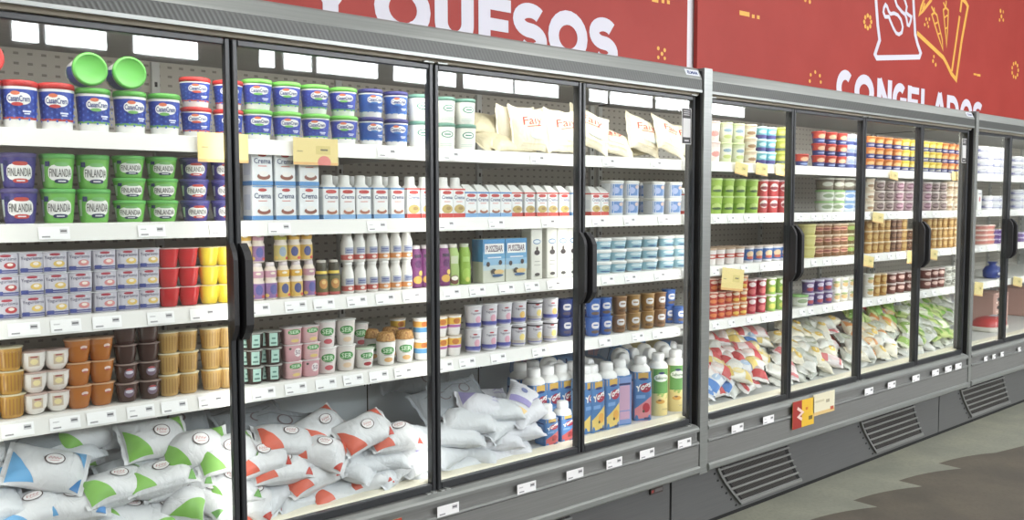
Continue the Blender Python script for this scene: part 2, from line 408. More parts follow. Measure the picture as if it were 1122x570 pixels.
boxk('fresca', 'cream_dessert_box', 'tall blue box of milk cream', .115, .07, .176, (206, 208, 190),
     [(sh_rect(0, .15, .115, .052, 1, 1), SKYB), (sh_rect(0, .11, .115, .03, 1, 1), (104, 170, 216)), (sh_rect(0, .082, .115, .026, 1, 1), SKYL), (sh_rect(0, .06, .115, .02, 1, 1), (186, 208, 214)),
      (sh_rect(0, .137, .1, .04, 1, 1), WH), (sh_text('PUSSZBAR', 0, .137, .088, .026, .02), (96, 70, 96)), (sh_rect(0, .101, .07, .005, 1, 1), (226, 232, 236)),
      (sh_ell(-.033, .075, .018, .02), (78, 66, 66)), (sh_ell(.03, .08, .018, .02), (78, 66, 66)), (sh_ell(-.004, .045, .026, .022), (78, 70, 66)), (sh_ell(.022, .042, .05, .02), (226, 190, 120)), (sh_ell(.015, .028, .058, .012), (60, 100, 150))],
     sides=[(sh_rect(0, .13, .07, .09, 1, 1), SKYB)])
boxk('tallw', 'milk_carton', 'tall white carton with blue oval', .064, .064, .225, (226, 226, 216),
     [(sh_ell(0, .158, .044, .022, 14), (96, 140, 186)), (sh_ell(0, .158, .036, .014, 14), (220, 230, 236)), (sh_ell(0, .112, .032, .022, 12), (70, 60, 62)), (sh_ell(0, .128, .012, .02, 8), (90, 76, 70)), (sh_rect(0, .075, .03, .004, 1, 1), (180, 180, 172)), (sh_rect(0, .06, .036, .004, 1, 1), (190, 190, 182)), (sh_ell(0, .02, .03, .014, 12), (80, 76, 74))],
     sides=[(sh_rect(0, .12, .05, .16, 1, 1), (210, 210, 200))])
boxk('tray_w', 'cheese_box', 'upright white box with red print', .06, .04, .15, (240, 240, 238), [(sh_ell(0, .08, .02, .04), (210, 90, 90)), (sh_rect(0, .12, .04, .01, 1, 1), (180, 180, 190))])
# --- square yogurt cups
def sq_cup(key, desc, fruit, txt='Yogurísimo'):
    h = .061; r = .034
    prof = [(r*.9, 0), (r*.95, .003), (r, h-.004), (r, h-.002)]; z = h*.5
    lab = [(sh_rect(0, z, r*1.9, h*.8, 4, 2), (206, 204, 214)), (sh_ell(.0, h*.86, r*.8, .007, 12, 3), (186, 50, 70)), (sh_text(txt, .0, h*.7, r*1.7, .012, .005), (58, 56, 100)),
           (sh_ell(r*.3, h*.42, r*.9, h*.3, 14), fruit), (sh_ell(r*.3, h*.46, r*.45, h*.15, 12), (236, 226, 214)),
           (sh_rect(0, h*.19, r*1.9, .004, 4, 1), (74, 84, 150)), (sh_rect(0, h*.1, r*1.9, .003, 4, 1), (74, 84, 150)), (sh_rect(-r*.6, h*.19, r*.6, h*.16, 3, 1), (66, 80, 156))]
    container(key, 'yogurt_cup', 'cup', desc, prof, (196, 194, 206), lab, (foil(r, h), (206, 208, 214), 5), e=5, bodyname='cup')
sq_cup('yg_r', 'square red-fruit yogurt cup', (196, 56, 62)); sq_cup('yg_y', 'square yellow-fruit yogurt cup', (232, 196, 96)); sq_cup('yg_p', 'square pink-fruit yogurt cup', (226, 140, 140))
def round_cup(key, name, desc, rt, rb, h, c, lidc, label=None, rough=.35, e=2.0, flutes=0, lid=None, n=20, round_bot=False):
    prof = [(rb*.85, 0), (rb, .006 if round_bot else .003), (rb+(rt-rb)*.62, h*.5), (rt, h-.003), (rt, h-.002)]
    if round_bot: prof = [(rb*.55, 0), (rb*.85, h*.08), (rb+(rt-rb)*.4, h*.3), (rt*.97, h*.65), (rt, h-.002)]
    container(key, name, 'cup', desc, prof, mat(c, rough) if isinstance(c, tuple) else c, label, lid or (foil(rt, h), lidc), e=e, n=n)
    return KINDS[key]
round_cup('jr', 'jelly_cup', 'red jelly cup', .032, .024, .06, (216, 38, 44), (226, 190, 186), None, .2, 3)
round_cup('jy', 'jelly_cup', 'yellow jelly cup', .032, .024, .06, (236, 206, 40), (226, 210, 150), None, .2, 3)
def flute_label(rt, h, c):
    return [(sh_rect(rt*(-1.2+i*.3), h*.5, rt*.1, h*.7, 1, 3), c) for i in range(9)]
round_cup('fl', 'flan_cup', 'caramel flan cup', .034, .027, .066, (196, 146, 62), (206, 196, 160), flute_label(.029, .066, (166, 112, 40)), .25, 2.6)
round_cup('fl2', 'flan_cup', 'pale caramel flan cup', .032, .026, .066, (204, 164, 92), (208, 200, 168), flute_label(.028, .066, (170, 124, 58)), .25, 2.6)
round_cup('wc', 'dessert_cup', 'white round-bottomed dessert cup', .034, .026, .06, (232, 228, 222), (186, 160, 150), [(sh_rect(.002, .034, .028, .03, 5, 2), (206, 186, 160)), (sh_ell(.002, .032, .02, .017), (236, 220, 160)), (sh_rect(.002, .046, .018, .004, 3, 1), (170, 80, 80))], .3, 2.3, round_bot=True)
round_cup('dc', 'dessert_cup', 'orange-brown caramel dessert cup', .036, .026, .067, (186, 108, 42), (196, 150, 110), [(sh_ell(.016, .045, .02, .011, 10), (226, 200, 190)), (sh_ell(.016, .04, .016, .006, 10), (180, 80, 60))], .25, 2.3)
round_cup('ch', 'chocolate_cup', 'dark chocolate dessert cup', .033, .026, .057, (74, 50, 44), (150, 128, 120), [(sh_ell(.004, .03, .03, .03, 14), (120, 100, 120)), (sh_ell(.004, .033, .022, .011, 12), (206, 206, 220)), (sh_ell(.004, .041, .02, .006, 10), (180, 60, 60))], .2, 2.3)
round_cup('ch0', 'chocolate_cup', 'plain dark chocolate cup', .033, .026, .057, (70, 48, 44), (146, 124, 118), None, .2, 2.3)
round_cup('mint', 'chocolate_cup', 'dark mint-green-labelled cup', .028, .023, .056, (64, 48, 44), (170, 170, 164), [(sh_rect(.002, .03, .026, .044, 4, 2), (176, 216, 204)), (sh_rect(.002, .018, .018, .006, 3, 1), (90, 130, 120)), (sh_rect(.002, .034, .012, .006, 3, 1), (90, 140, 130))], .2, 2.6)
def ser_label(r, h, fruit, z0=.62):
    return [(sh_ell(.002, h*z0, r*1.6, h*.32, 18, 2.2), (58, 150, 62)), (sh_text('SER', .002, h*z0, r*1.2, h*.19, .02), (206, 232, 200)), (sh_rect(.002, h*.44, r*.9, h*.03, 4, 1), (180, 170, 170)), (sh_ell(.004, h*.24, r*1.0, h*.2, 14), fruit)]
round_cup('pk_s', 'yogurt_cup', 'pink cup with green emblem', .032, .029, .058, (224, 176, 180), (214, 206, 206), ser_label(.03, .058, (230, 200, 120), .75), .35, 4)
round_cup('pk_t', 'yogurt_cup', 'pink cup with white numerals', .032, .029, .058, (218, 160, 168), (214, 206, 206), [(sh_ell(.012, .032, .026, .03, 14), (240, 232, 232)), (sh_text('50', .012, .032, .02, .016, .01), (150, 120, 140)), (sh_ell(-.016, .046, .01, .008), (90, 90, 80))], .35, 4)
round_cup('tp_r', 'yogurt_pot', 'tall white pot with red fruit', .036, .029, .092, (232, 222, 220), (226, 226, 222), ser_label(.032, .092, (206, 90, 100)), .35)
round_cup('tp_y', 'yogurt_pot', 'tall white pot with pale print', .036, .029, .092, (234, 226, 220), (226, 226, 222), ser_label(.032, .092, (236, 206, 170)), .35)
round_cup('sp_r', 'yogurt_pot', 'short white pot with cherries', .036, .029, .072, (236, 232, 228), (196, 216, 190), ser_label(.032, .072, (176, 40, 52), .66), .35)
def dome(r, z, h): return [(r*1.05, z), (r*1.05, z+.004), (r*.98, z+h*.5), (r*.85, z+h*.88), (r*.6, z+h), (.002, z+h)]
GRAN = noise_mat('granola', (150, 100, 50), (206, 164, 104), 140, .6, 0, (1, 1, 1), .4)
def granola():
    h = .09
    L = ser_label(.034, h, (232, 178, 110)); k = round_cup('gr', 'granola_pot', 'yogurt pot with granola dome', .037, .029, h, (238, 236, 232), WH, L, .35, lid=(dome(.034, h, .032), GRAN))
granola()
round_cup('kid', 'yogurt_pot', 'orange-and-blue banded pot', .032, .025, .08, (238, 236, 232), (230, 228, 224), [(sh_rect(0, .058, .1, .022, 14, 1), (232, 166, 70)), (sh_rect(0, .036, .1, .018, 14, 1), (90, 160, 214)), (sh_ell(.004, .058, .024, .02), (206, 110, 40))], .35)
round_cup('kid2', 'yogurt_pot', 'orange-and-violet banded pot', .032, .025, .08, (238, 236, 232), (206, 190, 170), [(sh_rect(0, .058, .1, .026, 14, 1), (238, 186, 60)), (sh_rect(0, .038, .1, .01, 14, 1), (186, 100, 170)), (sh_ell(.004, .058, .03, .022), (206, 120, 50))], .35)
def ypot(key, desc, fruit, dark):
    h = .094
    lab = [(sh_ell(.003, h*.8, .02, .006), (196, 60, 70)), (sh_text('Yogurísimo', .003, h*.68, .046, .011, .005), (66, 60, 110)), (sh_ell(.012, h*.42, .026, .03, 14), fruit), (sh_rect(0, h*.22, .1, .012, 14, 1), (88, 92, 180) if not dark else (200, 190, 180)), (sh_rect(0, h*.13, .1, .004, 14, 1), (120, 124, 190))]
    if dark: lab += [(sh_rect(0, h*.86, .104, .006, 14, 1), (70, 66, 70))]
    round_cup(key, 'yogurt_pot', desc, .035, .029, h, (224, 222, 228), (232, 232, 234), lab, .35)
ypot('yp_p', 'tall violet-banded white pot', (232, 170, 190), False); ypot('yp_o', 'tall white pot with orange print', (240, 190, 100), False); ypot('yp_d', 'white pot with dark rim band', (238, 214, 120), True)
def band_pot(key, desc, c, lidc, c2, rt=.034, rb=.029, h=.083):
    round_cup(key, 'dessert_pot', desc, rt, rb, h, c, lidc, [(sh_ell(.004, h*.6, rt*1.2, h*.36, 14, 3), (226, 224, 226)), (sh_rect(.004, h*.62, rt*.7, .006, 3, 1), c), (sh_ell(.004, h*.25, rt*1.3, h*.18, 14), c2)], .35)
band_pot('bl', 'blue dessert pot', (58, 104, 190), (70, 116, 196), (110, 90, 80)); band_pot('br', 'brown dessert pot', (150, 106, 66), (176, 136, 90), (110, 74, 44)); band_pot('br2', 'ochre dessert pot', (170, 128, 66), (190, 150, 96), (120, 84, 50)); band_pot('nv', 'navy dessert pot', (46, 66, 138), (70, 86, 150), (90, 80, 110))
def marg():
    h = .052
    container('mg', 'margarine_tub', 'tub', 'shallow pale-blue margarine tub', [(.037, 0), (.038, .003), (.044, h*.86)], (206, 218, 222), [(sh_rect(0, h*.42, .11, h*.66, 14, 2), (142, 190, 208)), (sh_ell(.01, h*.55, .06, h*.3, 14), (206, 226, 232)), (sh_ell(.012, h*.2, .056, h*.14, 12), (60, 100, 150))],
              (rim(.044, h*.86, .01), (236, 236, 232)), sy=.8, e=3, bodyname='tub', stack=h+.001)
marg()
container('pt', 'butter_tub', 'tub', 'deep blue-printed plastic tub', [(.042, 0), (.043, .003), (.045, .07)], (216, 220, 224), [(sh_rect(0, .036, .09, .052, 6, 2), (88, 134, 200)), (sh_ell(.018, .05, .022, .018), (220, 190, 170)), (sh_ell(-.014, .034, .04, .03), (160, 176, 220))], (rim(.045, .07, .009), (226, 226, 220)), e=5, sy=.85, bodyname='tub')
# --- bottles
def bottle(key, desc, prof, body, label, capc, cap_r, cap_z, cap_h, name='drink_bottle', n=18):
    container(key, name, 'bottle', desc, prof, body, label, ([(cap_r, cap_z), (cap_r*1.02, cap_z+.002), (cap_r, cap_z+cap_h*.9), (cap_r*.85, cap_z+cap_h), (.002, cap_z+cap_h)], capc), n=n, lidname='cap', bodyname='bottle_body')
KB = [(.019, 0), (.022, .003), (.0225, .06), (.0185, .066), (.021, .076), (.0215, .094), (.016, .108), (.0135, .112)]
def kid_bottle(key, desc, lo, hi, blot):
    bottle(key, desc, KB, (230, 216, 200), [(sh_rect(0, .03, .12, .05, 16, 3), lo), (sh_rect(0, .085, .115, .022, 16, 2), hi), (sh_ell(.004, .034, .026, .034, 14), blot), (sh_ell(-.02, .014, .016, .012), (236, 200, 90)), (sh_ell(.02, .012, .016, .01), (220, 80, 70)), (sh_ell(.002, .088, .018, .008), (240, 230, 210))], (222, 210, 212), .0145, .111, .013)
kid_bottle('kb_v', 'violet and pink drink bottle', (150, 110, 170), (206, 150, 170), (92, 96, 170)); kid_bottle('kb_y', 'yellow drink bottle', (226, 186, 90), (232, 180, 60), (80, 90, 150)); kid_bottle('kb_g', 'yellow bottle with green top', (214, 196, 110), (190, 186, 60), (150, 170, 190))
bottle('kb_d', 'short dark yellow-collared bottle', [(.02, 0), (.023, .003), (.0235, .066), (.02, .076), (.018, .084), (.02, .1), (.017, .114)], (70, 66, 50), [(sh_rect(0, .036, .12, .062, 16, 3), (106, 104, 56)), (sh_ell(.003, .04, .032, .036, 14), (206, 140, 70)), (sh_ell(.003, .046, .016, .014), (236, 200, 120)), (sh_rect(0, .08, .11, .01, 14, 1), (232, 200, 60)), (sh_rect(0, .006, .12, .01, 14, 1), (206, 90, 90))], (206, 200, 190), .016, .113, .009)
WB = [(.02, 0), (.0225, .003), (.023, .06), (.0215, .074), (.0165, .088), (.0155, .098), (.0165, .1)]
def white_bottle(key, desc, c):
    bottle(key, desc, WB, (232, 230, 224), [(sh_rect(0, .018, .12, .018, 16, 1), c), (sh_rect(.004, .042, .036, .022, 8, 1), (160, 170, 196)), (sh_rect(.004, .044, .026, .004, 6, 1), (90, 100, 160)), (sh_rect(.004, .037, .03, .003, 6, 1), (120, 130, 170)), (sh_ell(.004, .018, .018, .011), (240, 220, 210))], (230, 230, 226), .017, .1, .01)
white_bottle('wb_r', 'red-banded white yogurt bottle', (206, 90, 80)); white_bottle('wb_o', 'orange-banded white yogurt bottle', (226, 150, 80))
SM = [(.022, 0), (.026, .003), (.0265, .06), (.024, .09), (.026, .12), (.019, .145), (.016, .148)]
bottle('sm_p', 'purple smoothie bottle', SM, (132, 58, 124), [(sh_ell(.004, .03, .04, .03), (220, 170, 70)), (sh_ell(.006, .09, .03, .03), (96, 40, 100)), (sh_rect(.004, .12, .03, .012, 6, 1), (60, 40, 70)), (sh_ell(.016, .055, .02, .02), (236, 200, 90))], (214, 206, 206), .018, .147, .014)
bottle('sm_g', 'lime-green smoothie bottle', SM, (146, 188, 60), [(sh_ell(.004, .04, .036, .05), (166, 206, 80)), (sh_ell(.008, .02, .02, .02), (206, 210, 90)), (sh_rect(.004, .1, .03, .02, 6, 1), (176, 214, 110))], (206, 214, 186), .018, .147, .014)
bottle('sm_w', 'lime bottle with brown coconut', SM, (166, 196, 110), [(sh_ell(.004, .022, .04, .036), (120, 70, 56)), (sh_ell(.004, .028, .03, .018), (236, 232, 220)), (sh_rect(.004, .1, .03, .03, 6, 1), (206, 216, 180))], (222, 220, 206), .018, .147, .014)
# --- big drinkable-yogurt cartons
def yog(key, desc, w, hb, prints, sides, e=7, total=None):
    r = w/2; k = w/.085
    prof = [(r*.96, 0), (r, .003), (r, hb)]
    sh = [(r*1.005, hb-.002), (r*1.0, hb+.004), (r*.95, hb+.014*k), (r*.8, hb+.023*k), (.027*k, hb+.027*k), (.025*k, hb+.034*k)]
    K = Kind('yogurt_carton', 'carton', desc, hb); K.rad = r
    L = Loft(prof, 1, 1, e, 24); mb = MB(); L.body(mb, col_of(prints[0])); K.part('carton_body', mb)
    mb = MB()
    for i, (s_, c) in enumerate(prints[1:]): L.wrap(mb, s_, col_of(c), 1+.6*i)
    for i, (s_, c) in enumerate(sides):
        mb.add([(-r-.0008-.0004*i, -x, z) for x, z in s_[0]], s_[1], col_of(c))
    K.part('label', mb)
    mb = MB(); Loft(sh, 1, 1, 2.6, 24).body(mb, mat((236, 236, 234), .35)); K.part('shoulder', mb)
    z = hb+.034*k
    mb = MB(); Loft([(.027*k, z-.004), (.029*k, z), (.028*k, z+.026*k), (.025*k, z+.03*k), (.002, z+.03*k)], 1, 1, 2, 20).body(mb, mat((242, 242, 242), .4)); K.part('cap', mb)
    K.h = z+.03*k; K.loft = L; KINDS[key] = K
def yogs_print(w, h, top, low, base=(70, 128, 196), splash=(210, 60, 70), txt='Yogs'):
    return [base, (sh_rect(0, h*.93, w*.96, h*.12, 4, 1), top), (sh_ell(0, h*.86, w*.5, h*.05, 12), NAVY), (sh_rect(0, h*.13, w*.96, h*.26, 4, 2), low),
            (sh_tri([(-w*.48, h*.25), (w*.48, h*.25), (w*.48, h*.5)], 3), low), (sh_ell(w*.12, h*.68, w*.62, h*.2, 14), (176, 40, 70)),
            (sh_text(txt, .0, h*.69, w*.84, h*.17, .03, .35), WH), (sh_rect(-w*.14, h*.5, w*.5, h*.07, 3, 1), (110, 160, 220)), (sh_ell(w*.16, h*.27, w*.4, h*.2, 14), splash), (sh_ell(w*.02, h*.2, w*.14, h*.06), (90, 80, 60)), (sh_rect(w*.2, h*.05, w*.3, h*.04, 2, 1), (60, 70, 110))]
def yogs_side(w, h, c, tint): return [(sh_rect(0, h*.5, w*.84, h*.94, 1, 1), c), (sh_rect(0, h*.55, w*.62, h*.5, 1, 1), tint), (sh_rect(0, h*.83, w*.7, h*.04, 1, 1), NAVY), (sh_rect(0, h*.2, w*.6, h*.16, 1, 1), tint)]
yog('yo_y', 'tall blue and yellow yogurt carton', .092, .235, yogs_print(.092, .235, (214, 166, 60), (228, 196, 96), splash=(232, 166, 60)), yogs_side(.092, .235, (110, 160, 214), (160, 190, 224)))
yog('yo_r', 'tall blue red-berry yogurt carton', .092, .235, yogs_print(.092, .235, (206, 160, 70), (222, 130, 140), splash=(196, 40, 60)), yogs_side(.092, .235, (120, 150, 210), (206, 160, 190)))
yog('yo_s', 'small blue and red yogurt carton', .076, .115, yogs_print(.076, .115, (206, 166, 70), (206, 84, 84), splash=(170, 40, 50)), yogs_side(.076, .115, (74, 130, 200), (100, 150, 210)))
def green_print(w, h): return [(226, 206, 130), (sh_rect(0, h*.73, w*.99, h*.52, 6, 2), (86, 152, 62)), (sh_tri([(-w*.49, h*.47), (w*.49, h*.47), (w*.3, h*.36)], 3), (150, 180, 80)), (sh_ell(0, h*.8, w*.8, h*.17, 18), (226, 232, 222)), (sh_ell(0, h*.9, w*.34, h*.05, 12), NAVY), (sh_text('Sabores', 0, h*.8, w*.66, h*.07, .02), (96, 130, 90)), (sh_ell(-w*.06, h*.3, w*.5, h*.09, 14), (210, 150, 50)), (sh_ell(-w*.1, h*.33, w*.2, h*.04), (120, 90, 50)), (sh_rect(w*.2, h*.14, w*.34, h*.03, 2, 1), (196, 180, 120))]
yog('yo_g', 'round green and cream yogurt carton', .092, .235, green_print(.092, .235), [], e=2.6)
# --- small, far containers of the second and third refrigerator
def far(key, desc, rt, rb, h, c, lidc, bands, name='yogurt_cup', cat='cup', e=2.0):
    container(key, name, cat, desc, [(rb, 0), (rb+(rt-rb)*.5, h*.5), (rt, h-.003)], c, [(sh_rect(0, h*z, rt*2.9, h*t, 10, 1), cc) if not el else (sh_ell(.004, h*z, rt*1.3, h*t, 12), cc) for z, t, cc, el in bands], (rim(rt, h-.004, .007), lidc), n=14, e=e)
far('f_pw', 'tall pink-white pot', .04, .034, .1, (236, 214, 206), (226, 200, 190), [(.5, .5, (240, 226, 220), 0), (.4, .3, (226, 150, 140), 1)], 'yogurt_pot')
far('f_pg', 'tall pale-green pot', .04, .034, .1, (216, 226, 180), (206, 220, 160), [(.5, .55, (228, 232, 206), 0), (.62, .2, (140, 170, 190), 1), (.3, .2, (196, 210, 120), 1)], 'yogurt_pot')
far('f_be', 'short beige pot', .041, .034, .066, (228, 206, 176), (226, 210, 180), [(.45, .5, (236, 226, 206), 0), (.35, .3, (170, 130, 90), 1)], 'yogurt_pot')
far('f_te', 'short teal and violet pot', .037, .031, .064, (110, 190, 206), (206, 226, 230), [(.2, .3, (84, 76, 150), 0), (.6, .3, (196, 226, 230), 1)], 'yogurt_pot')
far('f_ye', 'short lime-yellow pot', .042, .034, .066, (206, 206, 70), (200, 210, 90), [(.25, .22, (110, 120, 110), 0), (.6, .3, (226, 222, 120), 1)], 'yogurt_pot')
far('f_lg', 'bright lime-green tub', .042, .036, .088, (164, 204, 70), (190, 218, 130), [(.4, .4, (140, 186, 50), 0), (.42, .4, (196, 220, 120), 1), (.3, .16, (80, 110, 70), 1)], 'spread_tub', 'tub')
far('f_rw', 'red and white tub', .04, .036, .088, (200, 62, 64), (214, 190, 190), [(.55, .5, (232, 220, 216), 1), (.5, .24, (150, 60, 70), 1)], 'spread_tub', 'tub')
far('f_cw', 'red-banded cup with cookie lid', .036, .03, .085, (232, 226, 222), (190, 160, 130), [(.52, .26, (206, 70, 54), 0), (.52, .14, (236, 220, 210), 1)], 'cereal_cup')
far('f_cb', 'blue-printed cup with cereal lid', .036, .03, .085, (226, 226, 230), (206, 190, 180), [(.48, .7, (58, 110, 186), 0), (.52, .42, (232, 200, 150), 1), (.3, .2, (206, 90, 70), 1)], 'cereal_cup')
far('f_rd', 'red fruit-yogurt cup', .034, .029, .068, (206, 70, 48), (226, 180, 160), [(.4, .55, (196, 52, 40), 0), (.7, .26, (236, 200, 180), 1), (.3, .3, (232, 130, 70), 1)])
far('f_or', 'orange fruit-yogurt cup', .034, .029, .068, (226, 130, 50), (226, 190, 160), [(.4, .55, (214, 84, 44), 0), (.7, .26, (240, 220, 190), 1), (.25, .25, (240, 200, 80), 1)])
far('f_cr', 'crimson fruit-yogurt cup', .034, .029, .09, (190, 40, 66), (226, 206, 206), [(.72, .3, (240, 226, 226), 1), (.3, .34, (226, 110, 110), 1)])
far('f_gn', 'green fruit-yogurt cup', .034, .029, .09, (140, 184, 74), (220, 226, 206), [(.72, .3, (236, 236, 220), 1), (.3, .34, (206, 206, 90), 1)])
far('f_rb', 'red-topped cup on blue base', .04, .032, .066, (56, 66, 140), (206, 60, 50), [(.68, .5, (214, 70, 50), 0), (.6, .4, (236, 190, 150), 1), (.2, .16, (150, 170, 220), 1)])
far('f_wb', 'white and blue cup', .038, .032, .066, (206, 212, 230), (226, 228, 236), [(.22, .3, (80, 96, 176), 0), (.6, .36, (170, 190, 226), 1)])
far('f_ob', 'orange cup on blue base', .04, .032, .066, (56, 70, 150), (226, 120, 40), [(.68, .5, (232, 128, 44), 0), (.6, .36, (240, 190, 120), 1), (.2, .16, (190, 190, 210), 1)])
far('f_yb', 'yellow cup on blue base', .04, .032, .066, (66, 76, 150), (236, 200, 50), [(.68, .5, (240, 206, 50), 0), (.6, .36, (246, 226, 130), 1), (.2, .16, (190, 190, 180), 1)])
far('f_dk', 'dark round-topped dessert tub', .044, .038, .062, (130, 110, 104), (226, 214, 206), [(.5, .7, (206, 186, 176), 0), (.52, .6, (92, 66, 66), 1), (.55, .26, (176, 150, 150), 1)], 'dessert_tub', 'tub')
far('f_pl', 'plum-printed dessert tub', .044, .038, .062, (150, 120, 130), (226, 214, 210), [(.5, .7, (206, 176, 180), 0), (.52, .6, (120, 60, 90), 1), (.55, .26, (200, 160, 176), 1)], 'dessert_tub', 'tub')
far('f_gl', 'white tub with green lid', .05, .044, .062, (206, 210, 190), (140, 196, 110), [(.45, .6, (226, 230, 220), 0), (.5, .4, (150, 170, 130), 1)], 'spread_tub', 'tub', 3)
far('f_bl', 'white tub with blue lid', .05, .044, .062, (206, 214, 226), (120, 170, 220), [(.45, .6, (222, 230, 240), 0), (.5, .4, (120, 160, 214), 1)], 'spread_tub', 'tub', 3)
far('f_tr', 'clear tub of dark salad', .05, .044, .07, (112, 100, 84), (196, 196, 180), [(.45, .5, (140, 130, 110), 0), (.5, .4, (206, 206, 190), 1)], 'spread_tub', 'tub', 3)
far('f_sa', 'amber pink-labelled sauce tub', .044, .038, .062, (164, 122, 76), (214, 190, 160), [(.55, .4, (226, 166, 140), 1), (.55, .2, (150, 70, 56), 1), (.2, .3, (130, 86, 44), 0)], 'salad_tub', 'tub', 3)
far('f_sg', 'olive green-labelled sauce tub', .044, .038, .062, (150, 130, 76), (206, 206, 160), [(.55, .4, (160, 190, 90), 1), (.2, .3, (120, 96, 50), 0)], 'salad_tub', 'tub', 3)
far('f_py', 'pale-yellow stacked tub', .046, .04, .062, (206, 196, 110), (222, 214, 130), [(.5, .5, (214, 206, 126), 0)], 'salad_tub', 'tub', 3)
far('f_ca', 'tall amber caramel cup', .03, .026, .068, (200, 150, 72), (226, 206, 170), [(.5, .6, (176, 122, 50), 0), (.5, .5, (214, 176, 104), 1)], 'flan_cup', 'cup')
far('f_co', 'tall brown chocolate cup', .03, .026, .068, (130, 80, 50), (206, 190, 170), [(.5, .6, (96, 60, 40), 0), (.5, .4, (150, 110, 80), 1)], 'flan_cup', 'cup')
far('f_vi', 'violet berry cup', .036, .031, .07, (118, 90, 150), (206, 200, 222), [(.45, .5, (96, 76, 150), 0), (.6, .36, (216, 206, 226), 1), (.3, .3, (196, 80, 90), 1)])
far('f_wh', 'white cup with orange fruit', .036, .031, .07, (230, 226, 216), (236, 234, 226), [(.4, .4, (220, 180, 120), 1), (.65, .2, (150, 170, 110), 1)])
far('f_br', 'brown chocolate-mousse cup', .04, .034, .066, (110, 62, 52), (206, 190, 186), [(.5, .6, (120, 60, 56), 0), (.55, .4, (226, 190, 176), 1)])
far('f_cl', 'clear pot with pale label', .04, .034, .066, (186, 186, 174), (212, 214, 208), [(.5, .5, (206, 208, 200), 0), (.5, .4, (120, 120, 110), 1)])
far('f_fl', 'flat white tub', .05, .044, .05, (230, 230, 236), (240, 240, 242), [(.45, .34, (120, 126, 190), 0), (.5, .3, (226, 226, 236), 1)], 'cheese_tub', 'tub', 3)
far('f_pc', 'pink flat deli pack', .06, .054, .034, (222, 170, 150), (232, 206, 196), [(.5, .5, (206, 120, 110), 0)], 'deli_pack', 'tub', 3)
far('f_vc', 'violet flat deli pack', .06, .054, .034, (130, 96, 170), (190, 180, 216), [(.5, .5, (110, 76, 150), 0)], 'deli_pack', 'tub', 3)
far('f_yc', 'yellow flat deli pack', .06, .054, .034, (226, 180, 60), (236, 206, 120), [(.5, .5, (206, 150, 40), 0)], 'deli_pack', 'tub', 3)
# ---------------------------------------------------------------- the room
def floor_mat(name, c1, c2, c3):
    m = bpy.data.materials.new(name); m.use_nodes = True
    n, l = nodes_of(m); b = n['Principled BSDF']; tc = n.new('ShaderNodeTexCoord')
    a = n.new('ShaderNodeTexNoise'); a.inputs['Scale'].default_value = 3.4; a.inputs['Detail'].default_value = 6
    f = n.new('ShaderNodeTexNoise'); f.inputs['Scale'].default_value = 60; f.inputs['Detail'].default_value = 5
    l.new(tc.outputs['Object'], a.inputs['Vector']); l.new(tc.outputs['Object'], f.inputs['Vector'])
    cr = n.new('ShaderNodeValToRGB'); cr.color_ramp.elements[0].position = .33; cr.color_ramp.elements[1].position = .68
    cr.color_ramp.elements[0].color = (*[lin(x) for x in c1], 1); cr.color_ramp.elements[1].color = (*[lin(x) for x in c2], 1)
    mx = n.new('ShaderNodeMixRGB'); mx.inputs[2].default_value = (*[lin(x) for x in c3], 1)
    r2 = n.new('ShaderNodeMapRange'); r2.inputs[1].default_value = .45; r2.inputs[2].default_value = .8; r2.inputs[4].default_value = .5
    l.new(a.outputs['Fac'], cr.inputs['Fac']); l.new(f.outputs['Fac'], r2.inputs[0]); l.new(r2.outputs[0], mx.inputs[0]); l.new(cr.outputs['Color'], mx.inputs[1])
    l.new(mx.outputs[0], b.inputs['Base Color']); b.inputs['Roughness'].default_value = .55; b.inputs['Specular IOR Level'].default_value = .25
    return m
FL_A = floor_mat('pale_concrete', (128, 130, 119), (146, 146, 131), (112, 114, 104))
FL_B = floor_mat('dark_concrete', (86, 81, 73), (101, 94, 83), (76, 71, 64))  # darker floor colour on the aisle side of the sawtooth edge
FZ = .056                                  # floor level
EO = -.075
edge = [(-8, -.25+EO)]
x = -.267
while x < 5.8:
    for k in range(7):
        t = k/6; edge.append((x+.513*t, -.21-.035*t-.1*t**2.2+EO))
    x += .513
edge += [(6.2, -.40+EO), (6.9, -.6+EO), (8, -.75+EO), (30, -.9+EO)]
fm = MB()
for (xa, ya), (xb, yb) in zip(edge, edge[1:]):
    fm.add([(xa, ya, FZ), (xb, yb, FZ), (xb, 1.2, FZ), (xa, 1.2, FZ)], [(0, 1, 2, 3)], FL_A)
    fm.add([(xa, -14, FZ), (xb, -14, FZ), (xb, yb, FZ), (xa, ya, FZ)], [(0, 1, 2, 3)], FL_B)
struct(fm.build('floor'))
WALLW = mat((226, 226, 232), .6, name='white_wall_paint')
struct(MB().box(-8, 30, .96, 1.1, FZ, 5.2, WALLW).build('wall_back'))
struct(MB().box(-8, 30, -8.2, -8.0, FZ, 5.2, mat((214, 208, 200), .7, name="opposite_wall_paint")).build('wall_opposite'))
LIT = mat((246, 250, 255), .5, emit=20.0, name='daylit_window_pane')
for i, (a, b) in enumerate([(1.56, 1.76), (1.82, 2.32), (2.56, 3.16), (3.8, 3.96), (4.07, 4.38), (4.45, 5.2), (5.42, 6.3), (6.42, 7.2), (7.25, 8.0), (8.6, 8.95), (9.02, 9.9), (10.0, 10.9), (11.2, 12.2)]):
    a *= 1.2324; b *= 1.2324
    w = struct(MB().box(a-.03, b+.03, -8.0, -7.97, 3.37, 4.6, mat((200, 200, 200), .5)).build('window_%d' % (i+1)))
    p = MB().box(a, b, -7.97, -7.96, 3.41, 4.56, LIT).build('pane', w)

